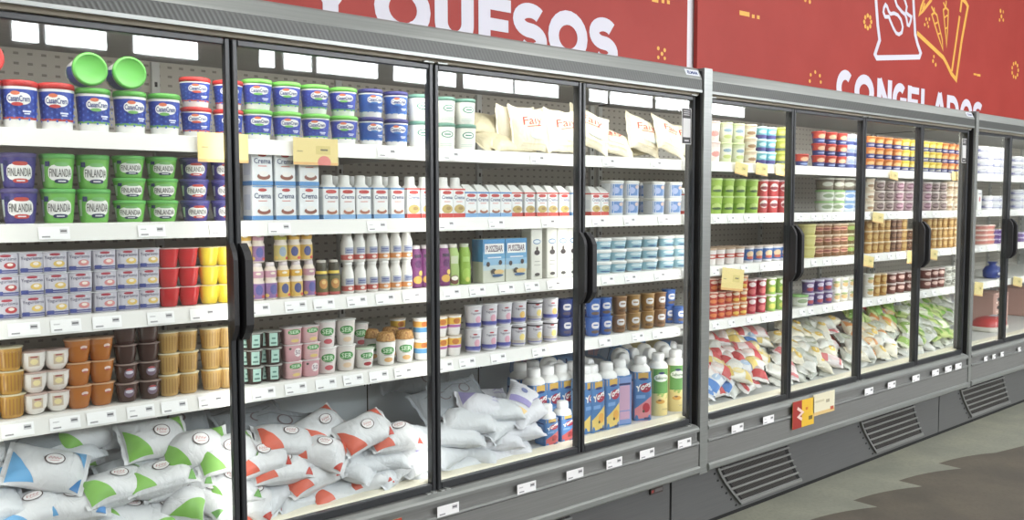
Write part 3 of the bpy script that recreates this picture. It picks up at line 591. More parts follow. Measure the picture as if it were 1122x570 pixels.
# ---------------------------------------------------------------- painted wall banners
RED_B = noise_mat('red_banner_vinyl', (154, 50, 42), (160, 55, 47), 3, .5, 0, (1, 1, 1), 0, .25)
BW = mat((206, 204, 216), .5, name='white_print'); YEL = mat((232, 168, 52), .5, name='yellow_print')
YB = .92
def arc(cx, cz, rx, rz, a0, a1, n=22): return [(cx+rx*math.cos(math.radians(a0+(a1-a0)*i/n)), cz+rz*math.sin(math.radians(a0+(a1-a0)*i/n))) for i in range(n+1)]
def glyph(ch, x, z, w, h, t):          # heavy geometric capitals made of strokes
    x0, x1, z0, z1 = x+t/2, x+w-t/2, z+t/2, z+h-t/2; xm = x+w/2; zm = z+h/2; rx = (x1-x0)/2; rz = (z1-z0)/2; S = sh_stroke
    if ch == 'C': return [S(arc(xm, zm, rx, rz, 48, 312), t)]
    if ch == 'O': return [S(arc(xm, zm, rx, rz, 0, 360)[:-1], t, True)]
    if ch == 'Q': return [S(arc(xm, zm, rx, rz, 0, 360)[:-1], t, True), S([(xm+w*.08, z+h*.2), (x+w, z-h*.02)], t)]
    if ch == 'G': return [S(arc(xm, zm, rx, rz, 48, 345), t), S([(xm+w*.02, zm-h*.04), (x1+t*.4, zm-h*.04)], t*.85), S([(x1, zm-h*.04), (x1, z+h*.2)], t*.9)]
    if ch == 'U': return [S([(x0, z+h)]+arc(xm, z0+rx, rx, rx, 180, 360)+[(x1, z+h)], t)]
    if ch == 'E': return [S([(x0, z), (x0, z+h)], t), S([(x, z1), (x+w, z1)], t*.82), S([(x, zm), (x+w*.92, zm)], t*.8), S([(x, z0), (x+w, z0)], t*.82)]
    if ch == 'L': return [S([(x0, z), (x0, z+h)], t), S([(x, z0), (x+w, z0)], t*.82)]
    if ch == 'T': return [S([(xm, z), (xm, z+h)], t), S([(x, z1), (x+w, z1)], t*.82)]
    if ch == 'N': return [S([(x0, z), (x0, z+h)], t), S([(x1, z), (x1, z+h)], t), S([(x0, z+h*.97), (x1, z+h*.03)], t)]
    if ch == 'A': return [S([(x0-.01, z), (xm, z+h*.98)], t), S([(x1+.01, z), (xm, z+h*.98)], t), S([(x0+w*.15, z+h*.28), (x1-w*.15, z+h*.28)], t*.8)]
    if ch == 'D': return [S([(x0, z0)]+arc(x1-rx*1.1, zm, rx*1.1, rz, -90, 90)+[(x0, z1)], t, True)]
    if ch == 'Y': return [S([(x0, z+h), (xm, zm-h*.06)], t), S([(x1, z+h), (xm, zm-h*.06)], t), S([(xm, z), (xm, zm)], t)]
    if ch == 'S':
        r2 = rz/2
        return [S(arc(xm, zm+r2, rx, r2, 35, 90+180, 16)[:-1]+arc(xm, zm-r2, rx, r2, 90, -145, 18), t)]
    return []
def on_wall(mb, sh, m, lay=1):
    mb.add([(x, YB-.002-.0004*lay, z) for x, z in sh[0]], sh[1], m)
def letters(parent, s, m):
    for ch, x, z, w, h, t in s:
        mb = MB()
        for i, g in enumerate(glyph(ch, x, z, w, h, t)): on_wall(mb, g, m, 1+i*.3)
        mb.build('letter', parent)
def uvp(pts): return [(lambda p: (p.x, p.z))(at(u, v, YB)) for u, v in pts]
def banner(x0, x1, label):
    b = empty('wall_banner', (0, 0, 0)); tag(b, label, 'banner')
    MB().box(x0, x1, YB, YB+.03, 2.0, 4.3, RED_B, .002).build('panel', b); return b
ban1 = banner(-3.0, 4.405, 'red wall banner with big white lettering over the leftmost refrigerator')
T, Bz = 2.728, 2.44; hh = T-Bz
letters(ban1, [(c, x, Bz, w, hh, .078) for c, x, w in [('L', -.34, .21), ('A', -.12, .29), ('C', .17, .27), ('T', .45, .24), ('E', .71, .22), ('O', .95, .3), ('S', 1.28, .25), ('Y', 1.74, .32),
        ('Q', 2.125, .315), ('U', 2.465, .24), ('E', 2.735, .215), ('S', 2.965, .24), ('O', 3.215, .3), ('S', 3.53, .235)]], BW)
ban2 = banner(4.505, 13.0, 'red wall banner with white lettering and outlined food icons above the middle refrigerator')
letters(ban2, [(c, x, 2.69-.0265*(x+w/2-6.33)-.275, w, .275, t) for c, x, w, t in [('C', 6.2, .265, .075), ('O', 6.47, .31, .075), ('N', 6.83, .245, .07), ('G', 7.09, .255, .07), ('E', 7.355, .205, .07), ('L', 7.6, .19, .065), ('A', 7.83, .265, .068), ('D', 8.11, .25, .065), ('O', 8.39, .265, .065), ('S', 8.67, .23, .065)]], BW)
def art(parent, name, strokes, m):
    mb = MB()
    for i, (pts, w, cl) in enumerate(strokes): on_wall(mb, sh_stroke(pts, w, cl), m, 1+i*.2)
    return mb.build(name, parent)
bagl = uvp([(959.5, 0), (961.5, 28), (963.5, 44), (960.5, 53), (958.5, 59.5), (960.5, 63.5), (1007, 62.5), (1008.5, 58), (1005, 48), (1002.5, 38), (1000.5, 0)])
art(ban2, 'bag_outline', [([(bagl[0][0]-.06, 3.95)]+bagl+[(bagl[-1][0]+.02, 3.95)], .042, True)], BW)
cr = lambda pts, ox, oy, s: uvp([(ox+a/s, oy+b/s) for a, b in pts])
art(ban2, 'drumstick_icon', [(cr([(615, 125), (598, 100), (585, 60), (570, 42), (556, 70), (551, 108), (566, 150), (600, 150), (612, 185), (640, 250), (665, 295), (690, 308), (715, 290), (724, 240), (708, 175), (680, 135), (645, 118)], 900, 0, 8.145), .03, True)], BW)
art(ban2, 'drumstick_icon', [(cr([(650, -60), (656, 0), (672, 50), (715, 105), (745, 130), (757, 165), (766, 220), (780, 228), (795, 185), (800, 150), (772, 130), (752, 110), (760, 60), (742, 0), (700, -70)], 900, 0, 8.145), .03, True)], BW)
c2 = lambda pts: cr(pts, 1000, 0, 5.70)
art(ban2, 'cone_outline', [(c2([(25, 205), (110, 285), (190, 360), (212, 400), (240, 460), (270, 498), (305, 250), (343, 40), (330, 15), (305, -10)]), .04, False), (c2([(243, 445), (268, 270), (292, 100)]), .034, False), (c2([(295, 75), (305, 0), (312, -60)]), .034, False)], YEL)
art(ban2, 'carrot_icon', [(c2([(118, 92), (135, 150), (160, 230), (187, 312), (183, 250), (165, 170), (150, 95), (135, 78)]), .02, True), (c2([(132, 76), (115, 40)]), .02, False), (c2([(134, 76), (132, 48)]), .02, False), (c2([(134, 150), (155, 140)]), .016, False), (c2([(155, 215), (175, 205)]), .016, False)], YEL)
art(ban2, 'carrot_icon', [(c2([(190, 62), (198, 150), (206, 230), (210, 292), (216, 200), (221, 65), (205, 48)]), .02, True), (c2([(203, 46), (190, 15)]), .02, False), (c2([(205, 46), (208, 5)]), .02, False), (c2([(197, 110), (216, 95)]), .016, False), (c2([(200, 180), (216, 172)]), .016, False)], YEL)
art(ban2, 'leaf_icon', [(c2([(68, 0), (52, 45), (40, 92), (62, 68), (115, 0), (125, -40), (85, -40)]), .03, True), (c2([(60, 60), (75, 20)]), .02, False)], YEL)
def dots(parent, pts, m=YEL):
    mo = empty('dot_motif', parent=parent)
    for u, v, r in pts:
        mb = MB(); (x, z), = uvp([(u, v)]); on_wall(mb, sh_ell(x, z, r*2, r*2, 8), m); mb.build('dot', mo)
def ringdots(cu, cv, ru, rv, n, r): return [(cu+ru*math.cos(2*PI*i/n), cv+rv*math.sin(2*PI*i/n), r) for i in range(n)]
dots(ban2, ringdots(950.5, 24, 3.8, 7, 8, .018)); dots(ban2, ringdots(1112, 77, 3.4, 8, 9, .02))
dots(ban2, [(1014.5, 21, .016), (1013, 27, .016), (1018, 21, .016), (1016, 25, .014), (1017, 29, .014)]); dots(ban2, [(1023, 62, .016), (1022, 67, .018), (1025, 71, .018)])
dots(ban2, [(1096, 12, .022), (1099, 13, .016), (1097, 18, .022), (1095, 22, .018), (1099, 22, .018)])
dots(ban2, [(888, 82, .014), (893, 79, .014), (898, 83, .014), (887, 89, .014), (899, 90, .014)]); dots(ban2, [(882, 0, .016), (887, 2, .016)])
dots(ban1, [(721, 53, .013), (728, 55, .013), (725, 59, .013), (721, 63, .012), (728, 64, .012)])
def dash(parent, quads, m=YEL):
    mo = empty('dash_motif', parent=parent)
    for u, v, w, h, sl in quads:
        mb = MB()
        pts = uvp([(u-w/2, v-h/2-sl*w/2), (u+w/2, v-h/2+sl*w/2), (u+w/2, v+h/2+sl*w/2), (u-w/2, v+h/2-sl*w/2)])
        on_wall(mb, (pts, [(0, 1, 2, 3)]), m); mb.build('dash', mo)
dash(ban2, [(815.5, 15, 11, 5, .2), (825, 18, 3, 4, .2), (830.5, 19, 3, 4, .2)]); dash(ban2, [(1068, 81.5, 3, 2, .2), (1072, 82.5, 4, 2.5, .2)]); dash(ban1, [(717.5, .5, 7, 4, .2), (726, 1.5, 3, 4, .2), (732, 2.5, 3, 4, .2)])

# ---------------------------------------------------------------- the glass-door refrigerators
YS, YBACK = .10, .70
SZ = [None, 1.872, 1.607, 1.342, 1.062]
DECK = .622
SOFF = mat((176, 168, 150), .5, name='beige_recess')
INW = mat((206, 208, 206), .45, name='white_liner'); INB = noise_mat('bluish_grey_liner', (206, 214, 220), (218, 225, 230), 3, .45)
def refrigerator(label, xs, left_post, right_post, kick, grilles, hinge_at, handles, badge=True, sticker_door=None):
    X0, X1 = (left_post[1] if left_post[1] < 1 else sum(left_post)/2+.001), (right_post[0] if right_post[0] > 8 else sum(right_post)/2-.001)
    c = empty('refrigerator', (0, 0, 0)); tag(c, label, 'refrigerator')
    # shell
    m = MB(); m.box(X0, X1, YBACK, YBACK+.02, 1.0, 2.2, BACK); m.build('back_panel', c)
    m = MB(); m.box(X0, X1, YBACK-.01, YBACK+.02, DECK-.02, 1.0, INB)
    x = X0+.4
    while x < X1:
        m.box(x-.003, x+.003, YBACK-.0112, YBACK-.01, DECK, 1.0, DARK)
        for z in (.93, .96, .86):
            for s in (-.016, .012): m.box(x+s, x+s+.006, YBACK-.0116, YBACK-.01, z, z+.016, DARK)
        x += .62
    m.build('lower_back_panel', c)
    m = MB(); m.box(X0, X1, .02, .88, 2.19, 2.27, INW); m.build('canopy', c)
    for xa in ([X0-.002] if X0 < 1 else [])+([X1-.02] if X1 > 8 else []): MB().box(xa, xa+.022, .03, YBACK, .35, 2.19, INW).build('side_liner', c)
    m = MB(); m.box(X0, X1, .09, YBACK, DECK-.03, DECK, INW); m.build('deck', c)
    MB().extrude_x([(.022, .585), (.022, .612), (.034, .622), (.088, .626), (.092, .585)], X0, X1, CREAM).build('front_sill', c)
    # uprights and shelves
    for xa in [X0+.03]+[x for x in xs[1:-1]]+[X1-.03]:
        m = MB(); m.box(xa-.014, xa+.014, YBACK-.018, YBACK, 1.0, 2.18, INW)
        z = 1.04
        while z < 2.12: m.box(xa-.005, xa+.005, YBACK-.0188, YBACK-.018, z, z+.018, DARK); z += .05
        m.build('slotted_upright', c)
    for k in range(1, 5):
        z = SZ[k]
        s = MB().box(X0+(.006 if X0 < 1 else 0), X1-(.022 if X1 > 8 else 0), YS+.006, YBACK-.02, z-.018, z-.001, WHITE, .001).build('shelf', c)
        MB().extrude_x([(YS-.014, z-.05), (YS-.002, z-.001), (YS+.008, z+.001), (YS+.008, z-.004), (YS+.004, z-.006), (YS-.006, z-.05)], X0+(.004 if X0 < 1 else 0), X1-(.022 if X1 > 8 else 0), WHITE).build('price_rail', s)
        for xa in xs[1:-1]:
            MB().box(xa-.006, xa+.006, YS+.05, YBACK-.02, z-.045, z-.018, WHITE, .001).build('bracket', s)
    # header
    fy = -.045
    prof = [(fy, 2.184), (fy, 2.238), (fy+.004, 2.248), (fy+.022, 2.286), (fy+.032, 2.294), (.9, 2.296), (.9, 2.184)]
    XA, XB = left_post[1]-.002, right_post[0]-.006
    hd = MB().extrude_x(prof, XA, XB, [HEADER, STEEL_L, STEEL_L, STEEL_L, STEEL_L, STEEL, STEEL]).build('header', c)
    MB().extrude_x([(fy-.003, 2.178), (fy-.003, 2.19), (fy+.012, 2.19), (fy+.012, 2.178)], XA, XB, STEEL_L).build('edge_trim', hd)
    m = MB(); m.extrude_x([(-.034, 2.184), (-.022, 2.166), (.02, 2.166), (.02, 2.19), (-.034, 2.19)], XA, XB, SOFF); m.build('door_head', c)
    if badge:
        b = MB(); xb = XB-.112; q = lambda t: (fy+.0035+.018*t, 2.248+.038*t)
        (ya, za), (yb, zb_) = q(.12), q(.88); n_ = .0016
        b.add([(xb, ya-n_, za), (xb+.1, ya-n_, za), (xb+.1, yb-n_, zb_), (xb, yb-n_, zb_)], [(0, 1, 2, 3)], mat((226, 230, 238), .4))
        tv, tf = sh_text('ELMAR', xb+.052, .5, .078, .5, .04)
        b.add([(x, ya+(yb-ya)*t-2*n_, za+(zb_-za)*t) for x, t in tv], tf, mat((40, 66, 130), .4)); b.build('badge', hd)
    # lower front
    m = MB()
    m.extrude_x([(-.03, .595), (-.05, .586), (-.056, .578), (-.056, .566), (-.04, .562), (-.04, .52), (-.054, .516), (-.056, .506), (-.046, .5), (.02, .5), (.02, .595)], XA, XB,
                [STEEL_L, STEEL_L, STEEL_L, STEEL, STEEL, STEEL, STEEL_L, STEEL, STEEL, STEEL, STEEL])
    m.build('tag_rail', c)
    MB().extrude_x([(-.05, .396), (-.05, .5), (.03, .5), (.03, .396)], XA, XB, STEEL).build('fascia', c)
    MB().extrude_x([(-.056, .362), (-.062, .37), (-.062, .39), (-.056, .397), (-.02, .397), (.03, .35), (-.02, .352)], XA, XB, STEEL_L).build('lower_lip', c)
    ky = .0
    kp = MB().box(kick[0], kick[1], ky, ky+.06, FZ+.026, .356, KICK).build('kick_panel', c)
    MB().box(kick[0]-.006, kick[1]+.006, ky+.012, .5, FZ, .356, DARK).build('plinth', c)
    sw = lambda z: .215*max(0, (.339-z)/.24)**1.25                  # the grille leans to the right towards the floor
    for gx0, gx1 in grilles:
        zs = [.335-.225*i/14 for i in range(15)]
        rec = MB(); rec.add([(x, ky-.0012, z) for z in zs for x in (gx0+sw(z)+.03, gx1+sw(z)*.72)], [(2*i, 2*i+1, 2*i+3, 2*i+2) for i in range(14)], DARK)
        g = rec.build('grille', c)
        fin = MB(); FINM = mat((84, 80, 76), .5); xx = gx0+.05
        while xx < gx1-.03:
            fin.add([(xx+dx+sw(z)*(1-.28*(xx-gx0)/(gx1-gx0)), ky-.0022, z) for z in zs for dx in (0, .004)], [(2*i, 2*i+1, 2*i+3, 2*i+2) for i in range(14)], FINM); xx += .0105
        fin.build('condenser_fins', g)
        for i in range(6):
            z = .322-.0405*i
            MB().box(gx0+sw(z)+.008, gx1+sw(z)*.72+.004, ky-.012, ky-.002, z-.0045, z+.0045, STEEL, .0018).build('slat', g)
            MB().box(gx0+sw(z)-.022, gx0+sw(z)-.008, ky-.0016, ky, z-.02, z-.01, DARK).build('vent_slot', g)
        ed = MB()
        for i in range(14):
            za, zb_ = zs[i], zs[i+1]; xa, xb = gx0+sw(za), gx0+sw(zb_)
            ed.add([(xa, ky-.014, za), (xa+.016, ky-.014, za), (xb+.016, ky-.014, zb_), (xb, ky-.014, zb_), (xa, ky, za), (xb, ky, zb_), (xa+.016, ky, za), (xb+.016, ky, zb_)], [(0, 1, 2, 3), (4, 0, 3, 5), (1, 6, 7, 2)], STEEL)
        ed.build('end_strip', g)
        z = zs[-1]; MB().box(gx0+sw(z)+.004, gx1+sw(z)*.72, ky-.013, ky, z-.008, z+.004, STEEL, .002).build('bottom_bar', g)
    # posts between the doors, and doors
    for xa in xs[1:-1]: MB().box(xa-.012, xa+.012, .011, .03, .595, 2.17, BLACK, .003).build('mullion', c)
    for i in range(len(xs)-1):
        a, b = xs[i]+.0035, xs[i+1]-.0035
        z0, z1 = .597, 2.163; st = .017; tr = .02; br = .028
        f = MB()
        for bx in ((a, a+st, z0, z1), (b-st, b, z0, z1)): f.box(bx[0], bx[1], -.016, .008, bx[2], bx[3], BLACK, .003)
        f.box(a+st, b-st, -.015, .007, z1-tr, z1, BLACK, .003); f.box(a+st, b-st, -.015, .007, z0, z0+br, BLACK, .003)
        d = f.build('door', c)
        MB().box(a+st-.004, b-st+.004, -.006, -.002, z0+br-.004, z1-tr+.004, GLASS).build('glass_pane', d)
        side = handles[i]
        if side:
            hx = (b-.019) if side == 'r' else (a+.004); hw, hp = (.015, .034) if side == 'r' else (.024, .052)
            hm = MB(); zc, hl = 1.39, .15
            pf = []
            for k in range(13):
                t = k/12*PI; pf.append((-.02-hp*(1 if .18 < k/12 < .82 else (.2+.8*math.sin(min(t, PI-t)/(.18*PI)*PI/2))), zc-hl+2*hl*k/12))
            pf = [(-.014, zc-hl)]+pf+[(-.02, zc+hl)]
            n = len(pf); vs = [(hx, y, z) for y, z in pf]+[(hx+hw, y, z) for y, z in pf]
            hm.add(vs, [tuple(range(n)), tuple(range(2*n-1, n-1, -1))]+[(k, k+n, (k+1) % n+n, (k+1) % n) for k in range(n)], RUB)
            hm.build('handle', d)
            m = MB()
            hh_ = (a+.004) if side == 'r' else (b-.05)
        else: hh_ = a+.004
        hn = MB(); hn.box(hh_, hh_+.046, -.03, .0, .587, .599, STEEL_L, .002); hn.tube((hh_+.023, -.026, .575), (hh_+.023, -.026, .604), .006, STEEL_L); hn.build('hinge', d)
        hn = MB(); hn.box(hh_, hh_+.046, -.03, .0, 2.162, 2.17, STEEL_L, .002); hn.build('hinge', d)
        if sticker_door == i:
            s = MB(); sx0, sx1 = b-st-.072, b-st-.004; y = -.0072
            s.box(sx0, sx1, y, y+.0012, 1.938, 2.105, mat((222, 222, 222), .5))
            s.box(sx0+.003, sx1-.003, y-.0006, y, 1.941, 2.102, mat((50, 48, 48), .5)); s.box(sx0+.007, sx1-.007, y-.0009, y-.0006, 1.97, 2.058, mat((206, 206, 204), .5))
            for z in (2.092, 2.083, 2.074): s.box(sx0+.012, sx1-.014, y-.0009, y-.0006, z-.002, z+.002, mat((180, 178, 178), .5))
            s.box(sx0+.018, sx1-.018, y-.0009, y-.0006, 1.951, 1.958, mat((180, 178, 178), .5))
            s.build('sticker', d)
    for xa, xb in (left_post, right_post):
        if xa is None: continue
    MB().extrude_x([(-.05, .352), (-.05, 2.294), (.06, 2.297), (.06, .352)], left_post[0]+.004, left_post[1]-.002, STEEL_L).build('end_post', c)
    MB().box(left_post[0]-.006, left_post[0]+.004, -.035, .05, .36, 2.28, DARK).build('gap_gasket', c)
    # lamp inside the case, and added fill lights
    l = bpy.data.lights.new('case_lamp', 'AREA'); l.shape = 'RECTANGLE'; l.size = X1-X0-.1; l.size_y = .05; l.energy = 1.5*(X1-X0); l.color = (1, .97, .92)
    o = bpy.data.objects.new('case_lamp', l); col.objects.link(o); o.location = ((X0+X1)/2, .06, 2.15); o.rotation_euler = (math.radians(28), 0, 0); o.parent = c
    for xa in [xs[0]+.02]+xs[1:-1]+[xs[-1]-.02]:                     # fill lights added behind the door posts to brighten the interior
        for sgn in (-1, 1):
            l = bpy.data.lights.new('post_fill', 'AREA'); l.shape = 'RECTANGLE'; l.size = .018; l.size_y = 1.5; l.energy = POSTW; l.color = (1, .97, .92)
            o = bpy.data.objects.new('post_fill', l); col.objects.link(o); o.location = (xa+sgn*.012, .034, 1.39); o.rotation_euler = (PI/2, 0, -sgn*math.radians(42)); o.parent = c
    return c
POSTW = .6
_CASES = [([.3065, 1.0565, 1.8065, 2.5565, 3.3065], (.22, .29), (3.318, 3.385)), ([3.395, 4.137, 4.89, 5.628, 6.345], (3.318, 3.385), (6.32, 6.372)), ([6.43, 7.06, 7.8, 8.54], (6.345, 6.4), (8.56, 8.62))]
refrigerator('grey refrigerator at left with four glass doors of tubs and milk bags', [.3065, 1.0565, 1.8065, 2.5565, 3.3065], (.22, .288), (3.318, 3.385), (.1, 3.16), [(1.85, 2.5)], 0, ['l', 'r', 'l', 'r', 'l'][1:], True, 3)
refrigerator('grey refrigerator in the middle with four glass doors of cups and bags', [3.392, 4.137, 4.89, 5.628, 6.33], (3.318, 3.385), (6.34, 6.395), (3.176, 6.01), [(3.514, 4.15), (4.93, 5.63)], 0, 'rlrl', True, 3)
refrigerator('grey refrigerator at far right end with glass doors and few packs', [6.41, 7.07, 7.8, 8.54, 9.28], (6.345, 6.395), (9.3, 9.36), (6.022, 9.3), [(6.33, 7.1)], 0, 'rlrl', False)

# ---------------------------------------------------------------- goods on the shelves
PL = []                                    # planned places: kind, door, shelf, x, y, z, rot, level, of, group
SHN = [None, 'top', 'second', 'third', 'fourth']
def put(door, shelf, key, us, n=1, rot=0, y=None, back=False, jit=.12, dz=0, tilt=0):
    k = KINDS[key]
    for u in (us if isinstance(us, (list, tuple)) else [us]):
        yy = (YS+.012+k.rad) if y is None else y
        z = SZ[shelf] if shelf < 5 else DECK
        x = atx(u, yy, z+.03)
        PL.append([key, door, shelf, x, yy, z+dz, rot, n, jit, back])
def run_places():
    by = {}
    for p in PL: by.setdefault((KINDS[p[0]].desc, p[1], p[2], p[9]), []).append(p)
    for (desc, door, shelf, back), ps in by.items():
        ps.sort(key=lambda p: p[3])
        for i, (key, _, _, x, y, z, rot, n, jit, bk) in enumerate(ps):
            k = KINDS[key]
            for lev in range(n):
                lv = {1: [''], 2: ['lower ', 'upper '], 3: ['bottom ', 'middle ', 'top '], 4: ['bottom ', 'second-up ', 'third-up ', 'top ']}[n][lev]
                one = 'stack' if n > 1 else 'one'
                pos = f'of only such {one}' if len(ps) == 1 else f'of {ORD[i+1]} such {one} from left'
                if n == 1: pos = 'only such one' if len(ps) == 1 else f'{ORD[i+1]} such one from left'
                where = (f'{SHN[shelf]} shelf' if shelf < 5 else 'case floor')+(' rear' if back else '')
                a = rot+random.uniform(-jit, jit)-(.55*math.atan2(x, y+D) if getattr(k, 'loft', None) and k.loft.e <= 3 and not rot else 0)
                M = Matrix.Translation((x+random.uniform(-.0015, .0015), y+random.uniform(-.002, .002), z+lev*(k.h+.0006)+.0004)) @ Matrix.Rotation(a, 4, 'Z')
                k.place(M, f'{desc}, {lv}{pos}, {where}, {ORD[door]} door', f'{k.name.replace("_", " ")}s on the {where} behind the {ORD[door]} door')
def lying(door, shelf, key, u, z, lid_label, yy=None, roll=0, face=-1, tiltx=0, yaw=0):
    k = KINDS[key]; yy = (YS+.012) if yy is None else yy
    x = atx(u, yy, z)
    M = Matrix.Translation((x, yy, z)) @ Matrix.Rotation(yaw, 4, 'Z') @ Matrix.Rotation(PI/2+tiltx, 4, 'X') @ Matrix.Rotation(roll, 4, 'Z') @ Matrix.Translation((0, 0, -k.h))
    k.place(M, lid_label, f'lying containers behind the {ORD[door]} door')
# first refrigerator, door 1
put(1, 1, 'cr_big', [-19, 22, 63]); put(1, 1, 'cg_big', [102.5, 143.5, 180.5], rot=0); put(1, 1, 'cr_sm', [214.5, 250.5], 2)
zt = SZ[1]+KINDS['cg_big'].h+.052
lying(1, 1, 'cg_big', 99.5, zt, 'green-lidded tub lying on top of another, lid facing out, leftmost of two', YS+.01)
lying(1, 1, 'cg_big', 143, zt, 'green-lidded tub lying on its side, lid facing out, right of two', YS+.01)
lying(1, 1, 'cr_big', -17, SZ[1]+KINDS['cr_big'].h+.052, 'red-lidded tub lying on its side at the left end, top shelf', YS+.01)
put(1, 2, 'fp', [21.5], 2); put(1, 2, 'fg', [64, 103.5], 2); put(1, 2, 'fgs', [142, 178], 3); put(1, 2, 'fps', [214, 247], 3)
put(1, 3, 'yg_r', [-19, 6], 3, jit=.05); put(1, 3, 'yg_y', [33, 60, 138, 161], 3, jit=.05); put(1, 3, 'yg_p', [86, 113], 3, jit=.05)
put(1, 3, 'jr', [184.5, 206.5], 3, jit=.03); put(1, 3, 'jy', [229, 247], 3, jit=.03)
put(1, 4, 'fl', [-16, 12], 3); put(1, 4, 'wc', [37.5, 62.5], 3); put(1, 4, 'dc', [86.5, 111], 3); put(1, 4, 'ch', [139], 2); put(1, 4, 'ch', [163.5], 2); put(1, 4, 'fl2', [185, 205.5, 231.5, 249.5], 3)
lift = 2*(KINDS['ch'].h+.0006)
put(1, 4, 'ch0', [139, 163.5], 2, dz=lift)
# door 2
put(2, 1, 'cg_sm', [282, 314, 345.5, 376.5], 2); put(2, 1, 'cb', [406.5, 434.5], 2); put(2, 1, 'tw', [459], 2)
put(2, 2, 'crema', [283, 308.5, 334], 2, jit=.02); put(2, 2, 'cart_b', [359, 377, 395, 413, 431], jit=.04); put(2, 2, 'cart_r', [449, 464.5], jit=.04)
put(2, 2, 'cart_b', [366, 385, 403, 421], jit=.04, y=.23, back=True)
for (kk, us) in (('kb_v', [282, 296, 338.5]), ('kb_y', [310.5, 324.5])): put(2, 3, kk, us, 1, jit=.2)
hb = KINDS['kb_v'].h+.0006
for (kk, us) in (('kb_v', [283.5]), ('kb_y', [269.5, 322.5, 336]), ('kb_g', [308])): put(2, 3, kk, us, 1, jit=.2, dz=hb)
put(2, 3, 'kb_v', [270], 1)
put(2, 3, 'kb_d', [351.8, 365]); put(2, 3, 'wb_r', [380.5, 394, 407.2], 2); put(2, 3, 'wb_o', [420.8, 433, 445], 2); put(2, 3, 'sm_p', [455, 466], y=.15)
put(2, 4, 'mint', [278.5, 299.5], 3, rot=0); put(2, 4, 'mint', [268.5, 290], 3, y=.165, back=True)
put(2, 4, 'pk_s', [319.5], 1); put(2, 4, 'pk_t', [338.8], 1); z1 = KINDS['pk_s'].h+.0006
put(2, 4, 'pk_t', [319], 1, dz=z1); put(2, 4, 'pk_s', [338.5], 1, dz=z1); put(2, 4, 'pk_s', [318.5, 338], 1, dz=2*z1)
put(2, 4, 'tp_r', [357.5], 2); put(2, 4, 'tp_y', [378.5], 2); put(2, 4, 'sp_r', [399], 1); put(2, 4, 'tp_r', [393], 1, y=.27, back=True, dz=.055)
put(2, 4, 'gr', [422.7, 443.8], 1); put(2, 4, 'gr', [406, 428], 1, y=.25, back=True); put(2, 4, 'kid', [461.5], 2); put(2, 4, 'kid2', [436], 1, y=.34, back=True, dz=.06)
# door 3
put(3, 1, 'tw', [487, 509.5], 2); put(3, 2, 'cart_r', [484.5, 498.5], jit=.03); put(3, 2, 'gab_b', [511.5, 524.5, 538, 550], jit=.03); put(3, 2, 'gab_r', [562, 575.5, 589, 601, 613.5], jit=.03); put(3, 2, 'gab_b', [627], jit=.03)
put(3, 3, 'sm_p', [485.5], y=.14); put(3, 3, 'sm_w', [496], y=.14); put(3, 3, 'sm_g', [508.5], y=.14); put(3, 3, 'fresca', [535.5, 559.5], jit=.01); put(3, 3, 'tallw', [583, 599.5, 611, 623], jit=.03, rot=0)
put(3, 4, 'kid2', [482, 496.5], 2); put(3, 4, 'yp_p', [518.5, 535.5, 551.5], 2); put(3, 4, 'yp_d', [568, 585.5, 602.5], 1); zz = KINDS['yp_d'].h+.0006
put(3, 4, 'yp_o', [568, 602.5], 1, dz=zz); put(3, 4, 'yp_d', [585.5], 1, dz=zz); put(3, 4, 'nv', [618.5, 629.5], 2, y=.22)
# door 4
pass
put(4, 1, 'tray_w', [], 1)
put(4, 2, 'gab_r', [648, 658.5], jit=.02, y=.17); put(4, 2, 'pt', [671, 687.5], 2, jit=.04, y=.16); put(4, 2, 'pt', [700], 2, jit=.04, y=.3, back=True); put(4, 2, 'pt', [716, 735], 2, jit=.04, y=.16); put(4, 2, 'gab_r', [749.5, 758], jit=.02, y=.17)
put(4, 3, 'mg', [643, 658.5, 675, 692.5, 710, 728, 743.5, 757], 3, jit=.05)
put(4, 4, 'bl', [649.5, 662.5], 2, y=.14); put(4, 4, 'br', [678, 722], 2, y=.14); put(4, 4, 'br2', [693.5, 709], 2, y=.14); put(4, 4, 'bl', [732], 2, y=.2); put(4, 4, 'bl', [743.5], 1, y=.15); put(4, 4, 'nv', [637], 2, y=.2)
# case floor, doors 3 and 4: yogurt cartons
put(3, 5, 'yo_s', [598.5, 616.5], jit=.05, y=.125); put(3, 5, 'yo_y', [640], jit=.04, y=.16)
put(3, 5, 'yo_y', [585, 600, 614, 628], y=.26, back=True, jit=.05); put(3, 5, 'yo_y', [570, 584, 597], y=.4, back=False, jit=.05)
put(4, 5, 'yo_y', [648, 664], jit=.05, y=.15); put(4, 5, 'yo_r', [678.5], y=.16, rot=1.35, jit=.02); put(4, 5, 'yo_r', [700.5], y=.155, rot=-.5, jit=.02); put(4, 5, 'yo_g', [720.5, 739.5, 756], y=.16, jit=.1)

